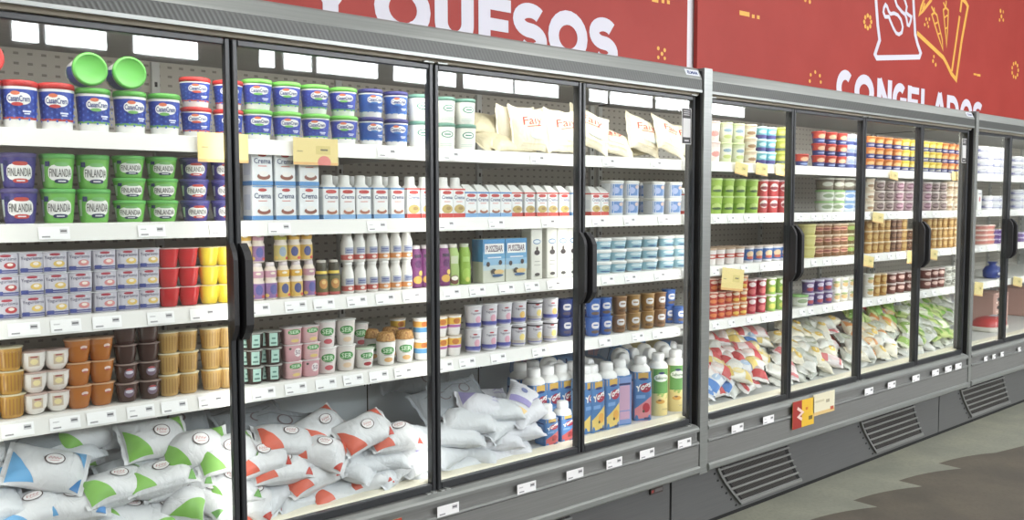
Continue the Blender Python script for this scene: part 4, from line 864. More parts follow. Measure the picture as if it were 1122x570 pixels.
for kk, u, v, y, yaw, d, lab in [('yo_y', 607, 404, .3, -.35, 3, 'yogurt carton lying with cap out on the cartons, left one behind third door'), ('yo_r', 624, 406, .3, .3, 3, 'yogurt carton lying with cap out on the cartons, right one behind third door'),
        ('yo_y', 648, 400, .28, .25, 4, 'yogurt carton lying cap-out just right of the post between third and fourth doors'), ('yo_y', 684, 394, .26, -.5, 4, 'yogurt carton lying with blue side showing, cap out, middle of the fourth door'), ('yo_r', 697, 388, .32, .1, 4, 'yogurt carton lying cap-out behind another lying carton, middle of fourth door'),
        ('yo_g', 715, 388, .27, -.1, 4, 'green carton lying with cap out, left of two'), ('yo_g', 731, 386, .28, -.4, 4, 'green carton lying with cap out, right of two'), ('yo_r', 750, 384, .3, .5, 4, 'blue and red carton lying at right end above the green cartons')]:
    lying(d, 5, kk, u, at(u, v, y).z, lab, y, random.uniform(-.3, .3), yaw=yaw)
# second refrigerator
put(5, 1, 'f_pw', [780], 2); put(5, 1, 'f_pg', [794, 807.5], 2); put(5, 1, 'f_be', [820.5], 3); put(5, 1, 'f_te', [832.5, 842.5], 3); put(5, 1, 'f_ye', [854.5], 3)
put(5, 2, 'f_lg', [782, 795, 808.5, 822], 2); put(5, 2, 'f_rw', [833, 844.5, 856], 2)
put(5, 3, 'f_cw', [777, 787, 797.5, 808]); put(5, 3, 'f_cb', [818.5, 829, 839.5, 849, 858]); put(5, 3, 'f_cw', [783, 793, 803], y=.23, back=True)
put(5, 4, 'f_rd', [779, 787.3, 795.5], 3); put(5, 4, 'f_or', [803.5, 812], 3); put(5, 4, 'f_cr', [822, 832.5], 2); put(5, 4, 'f_gn', [843.5, 854.5], 2)
put(6, 1, 'f_rb', [878], 1); put(6, 1, 'f_rb', [896.5, 908.5, 920], 3); put(6, 1, 'f_wb', [929, 937], 3)
put(6, 2, 'f_gl', [903, 915], 2); put(6, 2, 'f_bl', [926, 936], 2); zt = 2*KINDS['f_gl'].h
put(6, 2, 'f_tr', [903, 914.5, 925.5, 935.5], 1, dz=zt+.001)
put(6, 3, 'f_py', [883.5], 3, dz=0); put(6, 3, 'f_sa', [893, 902, 911.5, 920], 3); put(6, 3, 'f_sg', [928, 936.5], 3)
put(6, 4, 'f_gl', [875], 1); put(6, 4, 'f_vi', [885, 895.5, 905], 2); put(6, 4, 'f_wh', [914, 922.5, 931, 938], 2)
put(7, 1, 'f_ob', [951.5, 961, 970.5, 980.5], 3); put(7, 1, 'f_yb', [989.5, 998], 3)
put(7, 2, 'f_be', [950.5], 3); put(7, 2, 'f_dk', [961, 971.5], 3); put(7, 2, 'f_pl', [982.5, 993], 3)
put(7, 3, 'f_ca', [950, 956.7, 963.3, 969.7], 3); put(7, 3, 'f_co', [976.3, 982.5], 3); put(7, 3, 'f_ca', [988.5], 3); put(7, 3, 'f_co', [994.5, 1000], 2)
put(7, 4, 'f_wh', [950.5], 2); put(7, 4, 'f_ca', [959, 966], 2); put(7, 4, 'f_br', [974.5, 984.5, 994.5], 2)
put(8, 1, 'f_yb', [1011, 1018, 1025], 3); put(8, 1, 'f_ob', [1032, 1039.5, 1047], 3)
put(8, 2, 'f_pl', [1013], 3); put(8, 2, 'f_dk', [1021.5, 1030], 3); put(8, 2, 'f_be', [1037.5, 1045], 3)
put(8, 3, 'f_ca', [1015, 1021, 1027, 1033, 1039, 1045], 3)
put(8, 4, 'f_br', [1013.5, 1021, 1028.5], 2); put(8, 4, 'f_cl', [1036, 1043.5], 2)
# third refrigerator
put(9, 1, 'f_fl', [1073, 1080.5, 1088, 1095.5], 4); put(9, 2, 'f_fl', [1079, 1087, 1095], 2); put(9, 2, 'tray_w', [1070.5])
put(9, 3, 'f_pc', [1071, 1079], 4); put(9, 3, 'f_vc', [1087.5], 3); put(9, 3, 'f_yc', [1096], 3)
put(10, 1, 'f_fl', [1111.5, 1118.5, 1126], 3); put(10, 2, 'f_fl', [1112, 1119, 1127], 3); put(10, 3, 'f_vc', [1113, 1121], 2)
run_places()
# ---------------------------------------------------------------- pillow bags
def bag_kind(key, name, desc, L, W, T, base, prints, seed, rough=.38, cat='bag'):
    rnd = random.Random(seed)
    ph = [rnd.uniform(0, 6.28) for _ in range(8)]
    def P(a, b, side, eps=0.0):
        ea = max(0, 1-abs(a)**2.8)**.62; eb = max(0, 1-abs(b)**2.2)**.5
        z = T/2*ea*eb
        w = math.sin(7*b+ph[0]+1.5*a)*.5+math.sin(12*b+ph[1])*.35+math.sin(5*a+4*b+ph[2])*.4
        z += T*.055*w*abs(a)**1.5*min(1, ea*2)*min(1, eb*2)
        z += T*.07*math.sin(3.1*a+ph[3])*math.sin(2.3*b+ph[4])*ea*eb
        zz = side*z + T*.10*math.sin(2.2*a+ph[5])*(1-b*b) + side*eps
        x = a*L/2*(1-.05*(b*b)*(1-a*a)+.0)
        y = b*W/2*(1-.09*(1-a**4)+.02*math.sin(6*a+ph[6]))
        if side > 0 and eps: y *= 1.0
        return (x, y, zz)
    nx, ny = 16, 12
    ga = [math.sin(PI/2*(-1+2*i/nx))*.35+.65*(-1+2*i/nx) for i in range(nx+1)]; gb = [math.sin(PI/2*(-1+2*j/ny)) for j in range(ny+1)]
    mb = MB(); bm = col_of(base)
    if isinstance(base, tuple): bm = film(base, rough)
    for side in (1, -1):
        vs = [P(a, b, side) for b in gb for a in ga]
        fs = [(j*(nx+1)+i, j*(nx+1)+i+1, (j+1)*(nx+1)+i+1, (j+1)*(nx+1)+i) for j in range(ny) for i in range(nx)]
        if side < 0: fs = [f[::-1] for f in fs]
        mb.add(vs, fs, bm, True)
    k = Kind(name, cat, desc, T); k.rad = W/2
    k.part('film_pouch', mb)
    sm = MB()
    for e in (-1, 1):                                   # crimped end seals
        n = 12; vs = []
        for i in range(n+1):
            b = -1+2*i/n; x, y, z = P(e, b, 1); vs += [(x-e*.001, y, z), (x+e*L*.055, y*1.01, z+T*.05*math.sin(9*b+ph[7]))]
        sm.add(vs, [(2*i, 2*i+1, 2*i+3, 2*i+2) for i in range(n)], bm, True)
    k.part('end_seal', sm)
    if prints:
        pm = MB()
        for i, (sh, c) in enumerate(prints):
            pm.add([P(max(-.99, min(.99, a)), max(-.97, min(.97, b)), 1, .0018+.0005*i) for a, b in sh[0]], sh[1], col_of(c), True)
        k.part('print', pm)
    k.dims = (L, W, T); KINDS[key] = k; return k
MILK = (212, 214, 217)
def milk_prints(c, dark, s):
    return [(sh_tri([(-.97, -.95), (-.25, -.95), (-.97, .5)], 12), c), (sh_tri([(.97, .95), (.97, .1), (.5, .95)], 10), c), (sh_tri([(.97, -.95), (.97, -.4), (.72, -.95)], 8), dark),
            (sh_ring(.12, .1, .54, .66, .03), (70, 40, 44)), (sh_ell(.12, .1, .48, .58, 16), (232, 230, 230)),
            (sh_stroke([(-.04, .06), (0, .22), (.05, .06), (.09, .2), (.14, .06), (.17, .18), (.22, .06), (.28, .16)], .03), (206, 130, 130)), (sh_rect(.12, -.04, .24, .03, 4, 1), (210, 150, 150))]
LG, DG = (122, 186, 72), (96, 160, 66)
for i in range(3):
    bag_kind('mg%d' % i, 'milk_bag', 'white milk bag with green corners', .2, .14, .1, MILK, milk_prints(LG, DG, i), 10+i)
    bag_kind('mr%d' % i, 'milk_bag', 'white milk bag with red-orange corners', .2, .14, .095, MILK, milk_prints((222, 92, 66), (200, 60, 44), i), 20+i)
    bag_kind('ml%d' % i, 'milk_bag', 'white milk bag with lilac print', .21, .13, .085, (212, 213, 220), [(sh_tri([(-.97, .95), (-.2, .95), (-.97, -.2)], 12), (150, 140, 196)), (sh_rect(.5, .1, .5, .1, 5, 2), (170, 164, 208)), (sh_stroke([(.3, .4), (.5, .6), (.7, .42), (.85, .6)], .06), (120, 110, 180))], 30+i)
    bag_kind('mw%d' % i, 'milk_bag', 'plain white milk bag', .2, .125, .085, (206, 210, 215), None, 40+i)
for i in range(2):
    bag_kind('mb%d' % i, 'milk_bag', 'white milk bag with blue corners', .2, .145, .095, MILK, milk_prints((96, 166, 220), (60, 130, 200), i), 50+i)
    bag_kind('gy%d' % i, 'milk_bag', 'grey translucent bag', .24, .16, .07, (128, 134, 140), [(sh_ring(.1, .1, .5, .6, .05), (90, 70, 74)), (sh_stroke([(-.7, .3), (-.3, .5), (.2, .35), (.7, .55)], .05), (96, 100, 106))], 60+i)
bag_kind('mo', 'milk_bag', 'white bag with orange and violet print', .21, .15, .075, MILK, [(sh_ell(-.2, .3, .7, .5, 14), (226, 150, 80)), (sh_ell(.2, .1, .5, .6, 14), (170, 160, 206)), (sh_rect(.4, -.4, .6, .1, 4, 1), (160, 150, 200))], 70)
bag_kind('mv', 'milk_bag', 'white bag with violet and orange stripes', .2, .14, .075, (212, 213, 221), [(sh_rect(-.7, 0, .3, 1.7, 3, 6), (236, 200, 130)), (sh_rect(-.2, 0, .34, 1.7, 3, 6), (150, 140, 200)), (sh_ell(.4, .1, .3, .5, 12), (120, 130, 180))], 71)
for i in range(2):
    bag_kind('fa%d' % i, 'cheese_bag', 'cream bag of cheese with red script', .2, .2, .06, (234, 224, 196), [(sh_text('Faiy', 0, .3, 1.2, .5, .0, .15), (214, 60, 40)), (sh_stroke([(-.4, .02), (0, .08), (.5, .16)], .05), (226, 110, 90)), (sh_ell(.25, -.35, 1.0, .34, 16), (206, 216, 214)), (sh_ell(.2, -.3, .5, .14, 12), (232, 226, 206)), (sh_rect(0, -.75, 1.4, .05, 6, 1), (220, 206, 170))], 80+i, .45)
bag_kind('fb', 'cheese_bag', 'plain cream folded cheese bag', .22, .16, .05, (206, 194, 158), None, 84, .4)
SMALL = {}
def small(key, desc, base, c1, c2, seed, L=.155, W=.105, T=.06):
    bag_kind(key, 'food_bag', desc, L, W, T, base, [(sh_rect(-.55, 0, .75, 1.85, 8, 12), c1), (sh_ell(.3, .05, .8, 1.0, 18), c2), (sh_rect(.3, .05, .4, .14, 4, 2), base), (sh_rect(.82, 0, .2, 1.7, 3, 12), c1)], seed)
small('s_r', 'white food bag with red end', (230, 226, 224), (206, 64, 66), (226, 206, 200), 90); small('s_p', 'white food bag with pink print', (232, 224, 224), (226, 120, 124), (236, 210, 210), 91)
small('s_b', 'white food bag with blue end', (224, 228, 234), (66, 126, 206), (170, 196, 226), 92); small('s_y', 'white food bag with yellow end', (232, 228, 214), (226, 196, 96), (238, 220, 150), 93)
small('s_w', 'whitish plain food bag', (228, 228, 222), (216, 218, 212), (226, 222, 210), 94); small('s_c', 'cream food bag with yellow spot', (234, 228, 208), (228, 222, 200), (238, 200, 90), 95)
small('s_g', 'green vegetable bag', (186, 206, 120), (120, 176, 56), (206, 220, 150), 96); small('s_o', 'orange and white food bag', (232, 220, 196), (230, 150, 80), (240, 196, 140), 97)
small('s_gr', 'grey-white food bag', (206, 208, 200), (190, 196, 186), (170, 176, 150), 98); small('s_gp', 'pale green frozen bag', (214, 222, 190), (150, 190, 90), (236, 236, 220), 99)
small('s_red', 'big red food bag', (206, 52, 40), (214, 66, 48), (236, 220, 200), 100, .26, .15, .08)
small('s_v', 'lime bag with violet lettering', (190, 216, 110), (130, 190, 70), (170, 110, 170), 101)
BAGS = []
def frame(c, th, beta, twist=0):
    n = Vector((math.sin(twist), -math.sin(beta), math.cos(beta))).normalized()
    ex = (Vector((1, 0, 0))-n*n.x).normalized(); ey = n.cross(ex)
    X = ex*math.cos(th)+ey*math.sin(th); Y = n.cross(X)
    return Matrix(((X.x, Y.x, n.x, c.x), (X.y, Y.y, n.y, c.y), (X.z, Y.z, n.z, c.z), (0, 0, 0, 1)))
def inside(M, dims, p, sh=.78):
    q = M @ p; a, b = q.x/(dims[0]/2), q.y/(dims[1]/2)
    if abs(a) >= 1 or abs(b) >= 1: return False
    return abs(q.z) < dims[2]/2*(1-abs(a)**2.8)**.62*(1-abs(b)**2.2)**.5*sh
SAMP = [(a, b, s) for a in (-.92, -.6, -.2, .2, .6, .92) for b in (-.85, -.45, 0, .45, .85) for s in (-1, 1)]
def settle(door, sel, maxs=.12):                     # lay the bags one on another, lowest first, so that they rest instead of merging
    done = []
    for bg in sel:
        L, W, T = KINDS[bg[4]].dims; c0 = bg[1].copy(); d = (CAM-c0).normalized(); best = c0
        for k in range(14):
            c = c0+d*(maxs*k/13)+Vector((0, 0, .012*k/13))
            if c.y < .125: break
            best = c; M = frame(c, bg[2], bg[3]); Mi = M.inverted(); hit = False
            pts = [M @ Vector((a*L/2, b*W/2, s_*T/2*(1-abs(a)**2.8)**.62*(1-abs(b)**2.2)**.5)) for a, b, s_ in SAMP]
            for (M2, Mi2, d2, c2, pts2) in done:
                if (c2-c).length > .24: continue
                if any(inside(Mi2, d2, p) for p in pts) or any(inside(Mi, (L, W, T), p) for p in pts2): hit = True; break
            if not hit: break
        bg[1] = best; M = frame(best, bg[2], bg[3])
        done.append((M, M.inverted(), (L, W, T), best, [M @ Vector((a*L/2, b*W/2, s_*T/2*(1-abs(a)**2.8)**.62*(1-abs(b)**2.2)**.5)) for a, b, s_ in SAMP]))
def pile(door, y0, z0, slope, items, beta=38):
    s = math.radians(slope); n = Vector((0, -math.sin(s), math.cos(s))); p = Vector((0, y0, z0)); new = []
    for it in items:
        u, v, th, key = it[:4]; off = it[4] if len(it) > 4 else 0; b = it[5] if len(it) > 5 else beta+random.uniform(-8, 8)
        c = at_plane(u, v, p, n)+n*(off-.015)
        c.y = max(.13, min(c.y, .62))
        new.append([door, c, math.radians(th), math.radians(b), key])
    new.sort(key=lambda b: b[1].z)
    settle(door, new); BAGS.extend(new)
def fill(door, xa, xb, y0, z0, slope, keys, rows, step, off, jit=.02, beta=30, ymax=.6):
    s = math.radians(slope); n = Vector((0, -math.sin(s), math.cos(s)))
    new = []
    for r in range(rows):
        d = r*step*.62; cy, cz = y0+d*math.cos(s), z0+d*math.sin(s)
        if cy > ymax: break
        x = xa+.06+(r % 2)*step*.4
        while x < xb-.05:
            c = Vector(((x+random.uniform(-jit, jit))*(cy+D)/(D+.12), cy+random.uniform(-jit, jit)*.5, cz+random.uniform(-jit, jit)*.4))+n*off
            new.append([door, c, random.uniform(-1.1, 1.1)+(PI if random.random() < .5 else 0), math.radians(beta+random.uniform(-10, 10)), random.choice(keys)]); x += step*random.uniform(.85, 1.1)
    settle(door, new, .05); BAGS.extend(new)
def run_bags():
    by = {}
    for b in BAGS:
        y = b[1].y; row = 'front' if y < .23 else ('middle' if y < .36 else ('back' if y < .47 else 'rearmost'))
        by.setdefault((b[0], row, KINDS[b[4]].desc), []).append(b)
    for (door, row, desc), bs in by.items():
        bs.sort(key=lambda b: b[1].x)
        for i, (d, c, th, be, key) in enumerate(bs):
            k = KINDS[key]; only = len(bs) == 1
            k.place(frame(c, th, be, random.uniform(-.12, .12)), f'{desc}, '+('only one' if only else f'{ORD[i+1]} from left')+f', {row} row, {ORD[door]} door', f'bags piled behind the {ORD[door]} door')
# door 1: green and blue milk bags
pile(1, .14, .70, 40, [
    (113, 498, -12, 'mg0', .03, 46), (168, 490, 2, 'mg1', .035, 48), (213, 500, -4, 'mg2', .03, 46), (246, 503, 4, 'mg0', .025, 44),
    (50, 523, -22, 'mb0', .035, 44), (5, 536, 4, 'mb1', .03, 44), (-28, 505, 10, 'mb0', .0, 40),
    (127, 537, 8, 'mg1', .015, 20), (173, 527, 3, 'mg0', .012, 16), (92, 478, 12, 'mg2', .0, 40), (48, 487, 30, 'gy0', .01, 36), (70, 502, 20, 'mw0', .0, 26),
    (203, 548, 62, 'mg2', .03, 30), (222, 540, -52, 'mg1', .012, 34), (180, 562, 58, 'mg0', .02, 30), (30, 566, 14, 'mb0', .025, 24), (76, 556, -14, 'mb1', .015, 22), (105, 567, -40, 'mw1', .02, 22), (140, 566, -6, 'mg1', .01, 16),
    (242, 560, 10, 'mw2', .0, 24), (225, 572, 4, 'mw0', .01, 20), (250, 535, -8, 'mg2', .0, 26), (-20, 560, 6, 'mw1', 0, 20), (-10, 585, 6, 'mw1', 0, 20), (60, 590, 6, 'mb0', 0, 20),
    (12, 478, 4, 'gy1', -.01, 40), (145, 468, 8, 'mw2', -.02, 36), (190, 466, -8, 'gy0', -.01, 34), (232, 464, 6, 'gy1', -.01, 36), (25, 505, 0, 'mb1', -.03, 34), (150, 512, 0, 'mw0', -.03, 30), (95, 530, 0, 'mw1', -.03, 30), (195, 520, 0, 'mg0', -.03, 30)])
# door 2: red milk bags
pile(2, .14, .69, 38, [
    (312, 487, -8, 'mr0', .02, 30), (396, 481, 12, 'mr1', .035, 44), (430, 484, -4, 'mr2', .02, 26), (347, 500, -38, 'mr2', .03, 38), (378, 512, -46, 'mw0', .022, 26), (418, 503, -16, 'mw1', .022, 24),
    (282, 507, 6, 'mr1', .02, 38), (306, 516, -6, 'mr0', .02, 26), (338, 524, 12, 'mr2', .018, 24), (445, 500, 14, 'mo', .02, 36), (300, 540, 30, 'mw2', .012, 24), (334, 548, 10, 'mw0', .012, 20), (372, 543, 6, 'mr0', .006, 18), (402, 524, -8, 'mr1', .0, 20), (432, 516, 24, 'mw2', .008, 22), (455, 520, -30, 'mw1', .0, 24),
    (272, 548, -40, 'mr2', .01, 30), (284, 563, 5, 'mr1', 0, 20), (462, 498, 10, 'mo', -.01, 30), (440, 530, 10, 'mw0', -.02, 20), (352, 470, 24, 'mr0', .0, 42), (285, 478, 10, 'mr2', -.01, 34), (308, 466, -14, 'gy0', -.02, 40), (280, 462, 10, 'gy1', -.02, 40),
    (375, 474, 4, 'mw1', -.02, 30), (330, 500, 0, 'mw0', -.03, 30), (400, 500, 0, 'mw2', -.03, 30), (310, 560, 8, 'mw1', -.01, 20), (365, 528, 0, 'mw2', -.03, 24), (455, 478, -10, 'mw0', -.02, 40)])
BAGS.append([2, Vector((at(440, 437, .58).x, .58, .93)), .12, math.radians(72), 'gy0']); BAGS.append([2, Vector((at(462, 452, .55).x, .55, .88)), -.4, math.radians(66), 'gy1'])
# door 3: lilac milk bags
pile(3, .15, .68, 40, [
    (527, 452, -16, 'ml0', .03, 40), (500, 446, 10, 'mv', .0, 36), (545, 455, -14, 'mw0', .03, 26), (568, 447, 44, 'mv', .03, 42), (576, 455, 16, 'ml1', .02, 30), (514, 465, -24, 'mw1', .02, 28), (545, 468, 18, 'mw2', .012, 22),
    (500, 480, -24, 'mw0', .022, 26), (566, 472, -6, 'ml2', .02, 22), (545, 482, -14, 'ml0', .016, 24), (520, 496, -34, 'mw1', .02, 26), (490, 498, 20, 'mw2', .02, 22), (560, 490, -16, 'ml1', .0, 22), (552, 497, 4, 'ml2', .01, 20), (506, 515, 8, 'mw0', .012, 20), (486, 525, -6, 'mw2', .01, 20), (527, 508, -10, 'mw1', .0, 20),
    (490, 462, 10, 'mw2', -.02, 30), (560, 470, 0, 'mw0', -.03, 24), (505, 500, 0, 'mw1', -.03, 24), (505, 432, 6, 'gy0', -.01, 44), (535, 436, -8, 'ml1', -.01, 36), (486, 440, 6, 'gy1', -.01, 40)])
# doors 5-8: small bags
fill(5, 3.5, 4.12, .16, .71, 33, ['s_r', 's_p', 's_b', 's_y', 's_r', 's_w', 's_r'], 6, .1, 0)
fill(5, 3.46, 4.1, .17, .655, 33, ['s_w', 's_y', 's_r'], 4, .15, 0)
fill(6, 4.2, 4.86, .16, .69, 31, ['s_c', 's_w', 's_w', 's_gr', 's_p', 's_c'], 6, .105, 0)
fill(6, 4.2, 4.86, .17, .65, 31, ['s_w', 's_gr'], 4, .15, 0)
BAGS.append([6, at(910, 376, .36)+Vector((0, 0, 0)), -.12, math.radians(42), 's_red'])
fill(7, 4.95, 5.6, .16, .69, 33, ['s_o', 's_o', 's_w', 's_gr', 's_c'], 4, .1, 0)
fill(7, 4.95, 5.6, .36, .82, 33, ['s_v', 's_g', 's_g', 's_o', 's_r'], 4, .11, 0, beta=48)
fill(7, 4.95, 5.6, .17, .65, 33, ['s_gr', 's_w'], 4, .15, 0)
BAGS.append([7, at(961, 368, .3), 1.0, math.radians(70), 's_v'])
fill(8, 5.68, 6.46, .16, .71, 33, ['s_gp', 's_gr', 's_g', 's_g', 's_w'], 6, .11, 0)
fill(8, 5.68, 6.44, .17, .65, 33, ['s_gr', 's_w'], 4, .15, 0)
BAGS.append([8, at(1014, 372, .3), .4, math.radians(40), 's_red'])
# cheese bags on the top shelves of doors 3 and 4
def leaning(door, u, y, key, th, beta, z=None):
    k = KINDS[key]; b = math.radians(beta); zc = SZ[1]+.1*math.sin(b)*(abs(math.cos(th))+abs(math.sin(th)))+.004 if z is None else z
    BAGS.append([door, Vector((atx(u, y, zc), y, zc)), th, b, key])
leaning(3, 566, .2, 'fa1', .0, 84); leaning(3, 580, .165, 'fa0', .0, 80); leaning(3, 616, .165, 'fa1', .0, 80)
leaning(3, 545, .27, 'fb', .35, 60, SZ[1]+.1); leaning(3, 540, .22, 'fb', .25, 36, SZ[1]+.06); leaning(3, 532, .26, 'fb', -.15, 40, SZ[1]+.12); leaning(3, 552, .2, 'fb', .12, 30, SZ[1]+.045)
leaning(4, 645, .19, 'fa0', -.42, 66); leaning(4, 668, .2, 'fa1', -.5, 40, SZ[1]+.075); leaning(4, 704, .2, 'fa1', -.22, 70); leaning(4, 732, .18, 'fa0', -.25, 66); leaning(4, 752, .24, 'fa1', -.2, 60); leaning(4, 690, .27, 'fb', .1, 30, SZ[1]+.06)
run_bags()
# third refrigerator's odd packs
mp = MB(); xr = at(1085, 360, .25).x
L = Loft([(.16, 0), (.175, .01), (.175, .04)], 1, .62, 4, 24); L.body(mp, mat((232, 226, 214), .4)); L2 = MB(); Loft([(.172, .038), (.168, .07), (.13, .1), (.06, .112), (.002, .114)], 1, .62, 3, 24).body(L2, mat((206, 40, 44), .3))
root = empty('meat_pack', (xr, .26, DECK+.001)); tag(root, 'red-topped pack in a white tray on the floor of the ninth door', 'pack')
mp.build('tray', root); L2.build('film_cover', root); lb = MB(); lb.add([(x, -.02+z*.06, .1125+.002) for x, z in [(-.0, -.5), (.11, -.4), (.11, .6), (.0, .5)]], [(0, 1, 2, 3)], mat((210, 210, 226), .4)); lb.build('label', root)
xr = at(1092, 285, .16).x
root = empty('gathered_bag', (xr, .19, SZ[4]+.001)); tag(root, 'bunched blue bag with a white label on the fourth shelf, ninth door', 'bag')
mb = MB(); Loft([(.05, 0), (.075, .01), (.08, .06), (.06, .09), (.025, .105), (.045, .13)], 1.1, .8, 2.2, 20).body(mb, mat((36, 62, 150), .3)); mb.build('film_pouch', root)
mb = MB(); mb.box(-.05, .04, -.068, -.066, .03, .05, mat((226, 226, 236), .4)); mb.build('label', root)
def crate(x0, door, nth):
    r = empty('pack_crate', (x0, .5, DECK+.001)); tag(r, f'pinkish crate with slotted side at back of the {ORD[door]} door, {nth}', 'crate', 'slotted crates at the back')
    m = MB(); PK = mat((214, 164, 150), .5)
    m.box(0, .3, -.12, .12, 0, .26, PK, .012)
    m.build('crate_body', r); s = MB()
    for i in range(3):
        for j in range(2): s.box(.05+j*.13, .12+j*.13, -.1215, -.12, .05+i*.07, .078+i*.07, DARK)
    s.build('slots', r)
crate(at(1073, 355, .5).x, 9, 'left one'); crate(at(1108, 352, .5).x, 10, 'right one')
# ---------------------------------------------------------------- price tags and promotion cards
GREY = mat((150, 150, 152), .5); LGREY = mat((196, 196, 198), .5)
def tag_mesh(w, h, var):
    m = MB(); m.box(-w/2, w/2, -.0012, 0, 0, h, TAGW)
    m.box(w*.18, w*.42, -.0016, -.0012, h*.45, h*.82, LGREY); m.box(w*.2, w*.4, -.002, -.0016, h*.58, h*.7, mat((90, 90, 94), .5))
    m.box(-w*.4, -w*.14, -.0016, -.0012, h*.14, h*.26, GREY)
    if var: m.box(-w*.4, -w*.2, -.0016, -.0012, h*.6, h*.7, LGREY)
    return m.mesh('price_tag')
TM = [tag_mesh(.08, .036, 0), tag_mesh(.08, .036, 1), tag_mesh(.055, .034, 0), tag_mesh(.098, .04, 0), tag_mesh(.098, .04, 1)]
TILT = math.atan2(.012, .049)
def shelf_tags(door, shelf, us, small=False, dark=()):
    for i, u in enumerate(sorted(us)):
        z = SZ[shelf]-.044; y = YS-.0168
        o = bpy.data.objects.new('price_tag', TM[2] if small else TM[i % 2]); col.objects.link(o)
        o.location = (atx(u, y, z+.02), y+.0018, z); o.rotation_euler = (-TILT, 0, 0)
        n = len(us)
        tag(o, f'white price tag, {ORD[i+1]} of {n} from left, {SHN[shelf]} shelf rail, {ORD[door]} door', 'tag', f'price tags on the {SHN[shelf]} shelf rail, {ORD[door]} door')
for d, s, us in [(1, 2, [60, 167, 244]), (2, 2, [307, 414]), (3, 2, [490, 545, 602]), (4, 2, [657, 691, 728]), (1, 3, [27, 73, 118, 177, 223]), (2, 3, [284, 325, 356, 392, 423, 452]), (3, 3, [496, 524, 556, 584, 608]), (4, 3, [667, 692, 724, 748]),
                 (1, 4, [20, 72, 112, 155, 192, 232]), (2, 4, [290, 325, 358, 388, 416, 443]), (3, 4, [488, 513, 547, 592]), (4, 4, [664, 700, 722, 745]), (2, 1, [425]), (3, 1, [495, 590]), (4, 1, [668, 720])]: shelf_tags(d, s, us)
for d, ua, ub in [(5, 779, 860), (6, 872, 937), (7, 948, 1000), (8, 1010, 1049), (9, 1071, 1100)]:
    for s in (2, 3, 4):
        n = {5: 5, 6: 5, 7: 5, 8: 4, 9: 3}[d]
        shelf_tags(d, s, [ua+(ub-ua)*(i+.5+random.uniform(-.2, .2))/n for i in range(n)], True)
lows = {1: [], 2: [491], 3: [577, 630], 4: [673, 709, 750]}
def low_tags(pts, caseword):
    for i, u in enumerate(pts):
        o = bpy.data.objects.new('price_tag', TM[3+i % 2] if caseword != 'far right' else TM[2]); col.objects.link(o); y = -.0575
        o.location = (atx(u, y, .535), y, .512)
        tag(o, f'white price tag, {ORD[i+1]} of {len(pts)} from left, bottom rail of the {caseword} refrigerator', 'tag', f'price tags on the bottom rail, {caseword} refrigerator')
low_tags([491, 577, 630, 673, 709, 750], 'left'); low_tags([808, 842, 952, 977, 1003.5, 1025, 1039, 1050], 'middle'); low_tags([1080, 1089, 1098, 1117], 'far right')
PY, PO = (244, 220, 140), (240, 186, 110)
def promo(label, door, shelf, u0, u1, vtop, vbot, circle=False, skew=0):
    y = YS-.022; zt = at((u0+u1)/2, vtop, y).z; zb = at((u0+u1)/2, vbot, y).z; x0 = atx(u0, y, zt); x1 = atx(u1, y, zt); h = zt-zb; w = x1-x0
    r = empty('promotion_card', (x0, y, zb)); tag(r, label, 'card', 'yellow promotion cards'); r.rotation_euler = (0, skew, 0)
    m = MB(); m.box(0, w, -.0012, 0, 0, h, mat(PY, .5)); m.build('card', r)
    p = MB(); p.box(0, w, -.0018, -.0012, 0, h*.1, mat(PO, .5)); p.box(w*.5, w*.82, -.0018, -.0012, h*.4, h*.72, mat((228, 206, 120), .5)); p.box(w*.6, w*.76, -.0024, -.0018, h*.54, h*.6, mat((120, 110, 80), .5)); p.box(w*.08, w*.2, -.0018, -.0012, h*.48, h*.52, mat((190, 170, 110), .5))
    if circle:
        v, f = sh_ell(w*.68, h*.1, w*.3, h*.5, 20); p.add([(a, -.0022, max(b, 0)) for a, b in v], f, mat((236, 130, 120), .5))
    p.build('print', r)
promo('wide yellow promotion card across the post between first and second doors, top shelf rail', 1, 1, 216, 271.5, 146, 178)
promo('yellow promotion card with pink circle, top shelf rail, second door', 2, 1, 321, 370, 151.5, 181, True)
promo('yellow card, left one of three on top shelf rail, fifth door', 5, 1, 805, 819, 177, 190, skew=.15); promo('yellow card, middle one of three on top shelf rail, fifth door', 5, 1, 828, 841, 178, 191, skew=.1); promo('yellow card, right one of three on top shelf rail, fifth door', 5, 1, 850, 862, 179, 191.5, skew=.1)
promo('large yellow card hanging from the third shelf rail, fifth door', 5, 3, 790, 814, 292, 316, skew=.12)
promo('small yellow card on top shelf rail, seventh door', 7, 1, 975, 984, 187, 196, skew=.1); promo('yellow card on second shelf rail, seventh door', 7, 2, 956, 968, 232, 243, skew=.1); promo('yellow card on third shelf rail at left of the seventh door', 7, 3, 946, 957, 279, 291, skew=.15); promo('yellow card on third shelf rail at right of the seventh door', 7, 3, 994, 1002, 274, 288, skew=.12)
promo('yellow card on third shelf rail, eighth door', 8, 3, 1018, 1027, 272, 283, skew=.15); promo('yellow card on top shelf rail at right end of the eighth door', 8, 1, 1043.5, 1051, 188, 198)
promo('yellow card on fourth shelf rail at left of the ninth door', 9, 4, 1067.5, 1077, 308, 323, skew=.12); promo('yellow card on fourth shelf rail, tenth door', 10, 4, 1110, 1120, 302, 312, skew=.15)
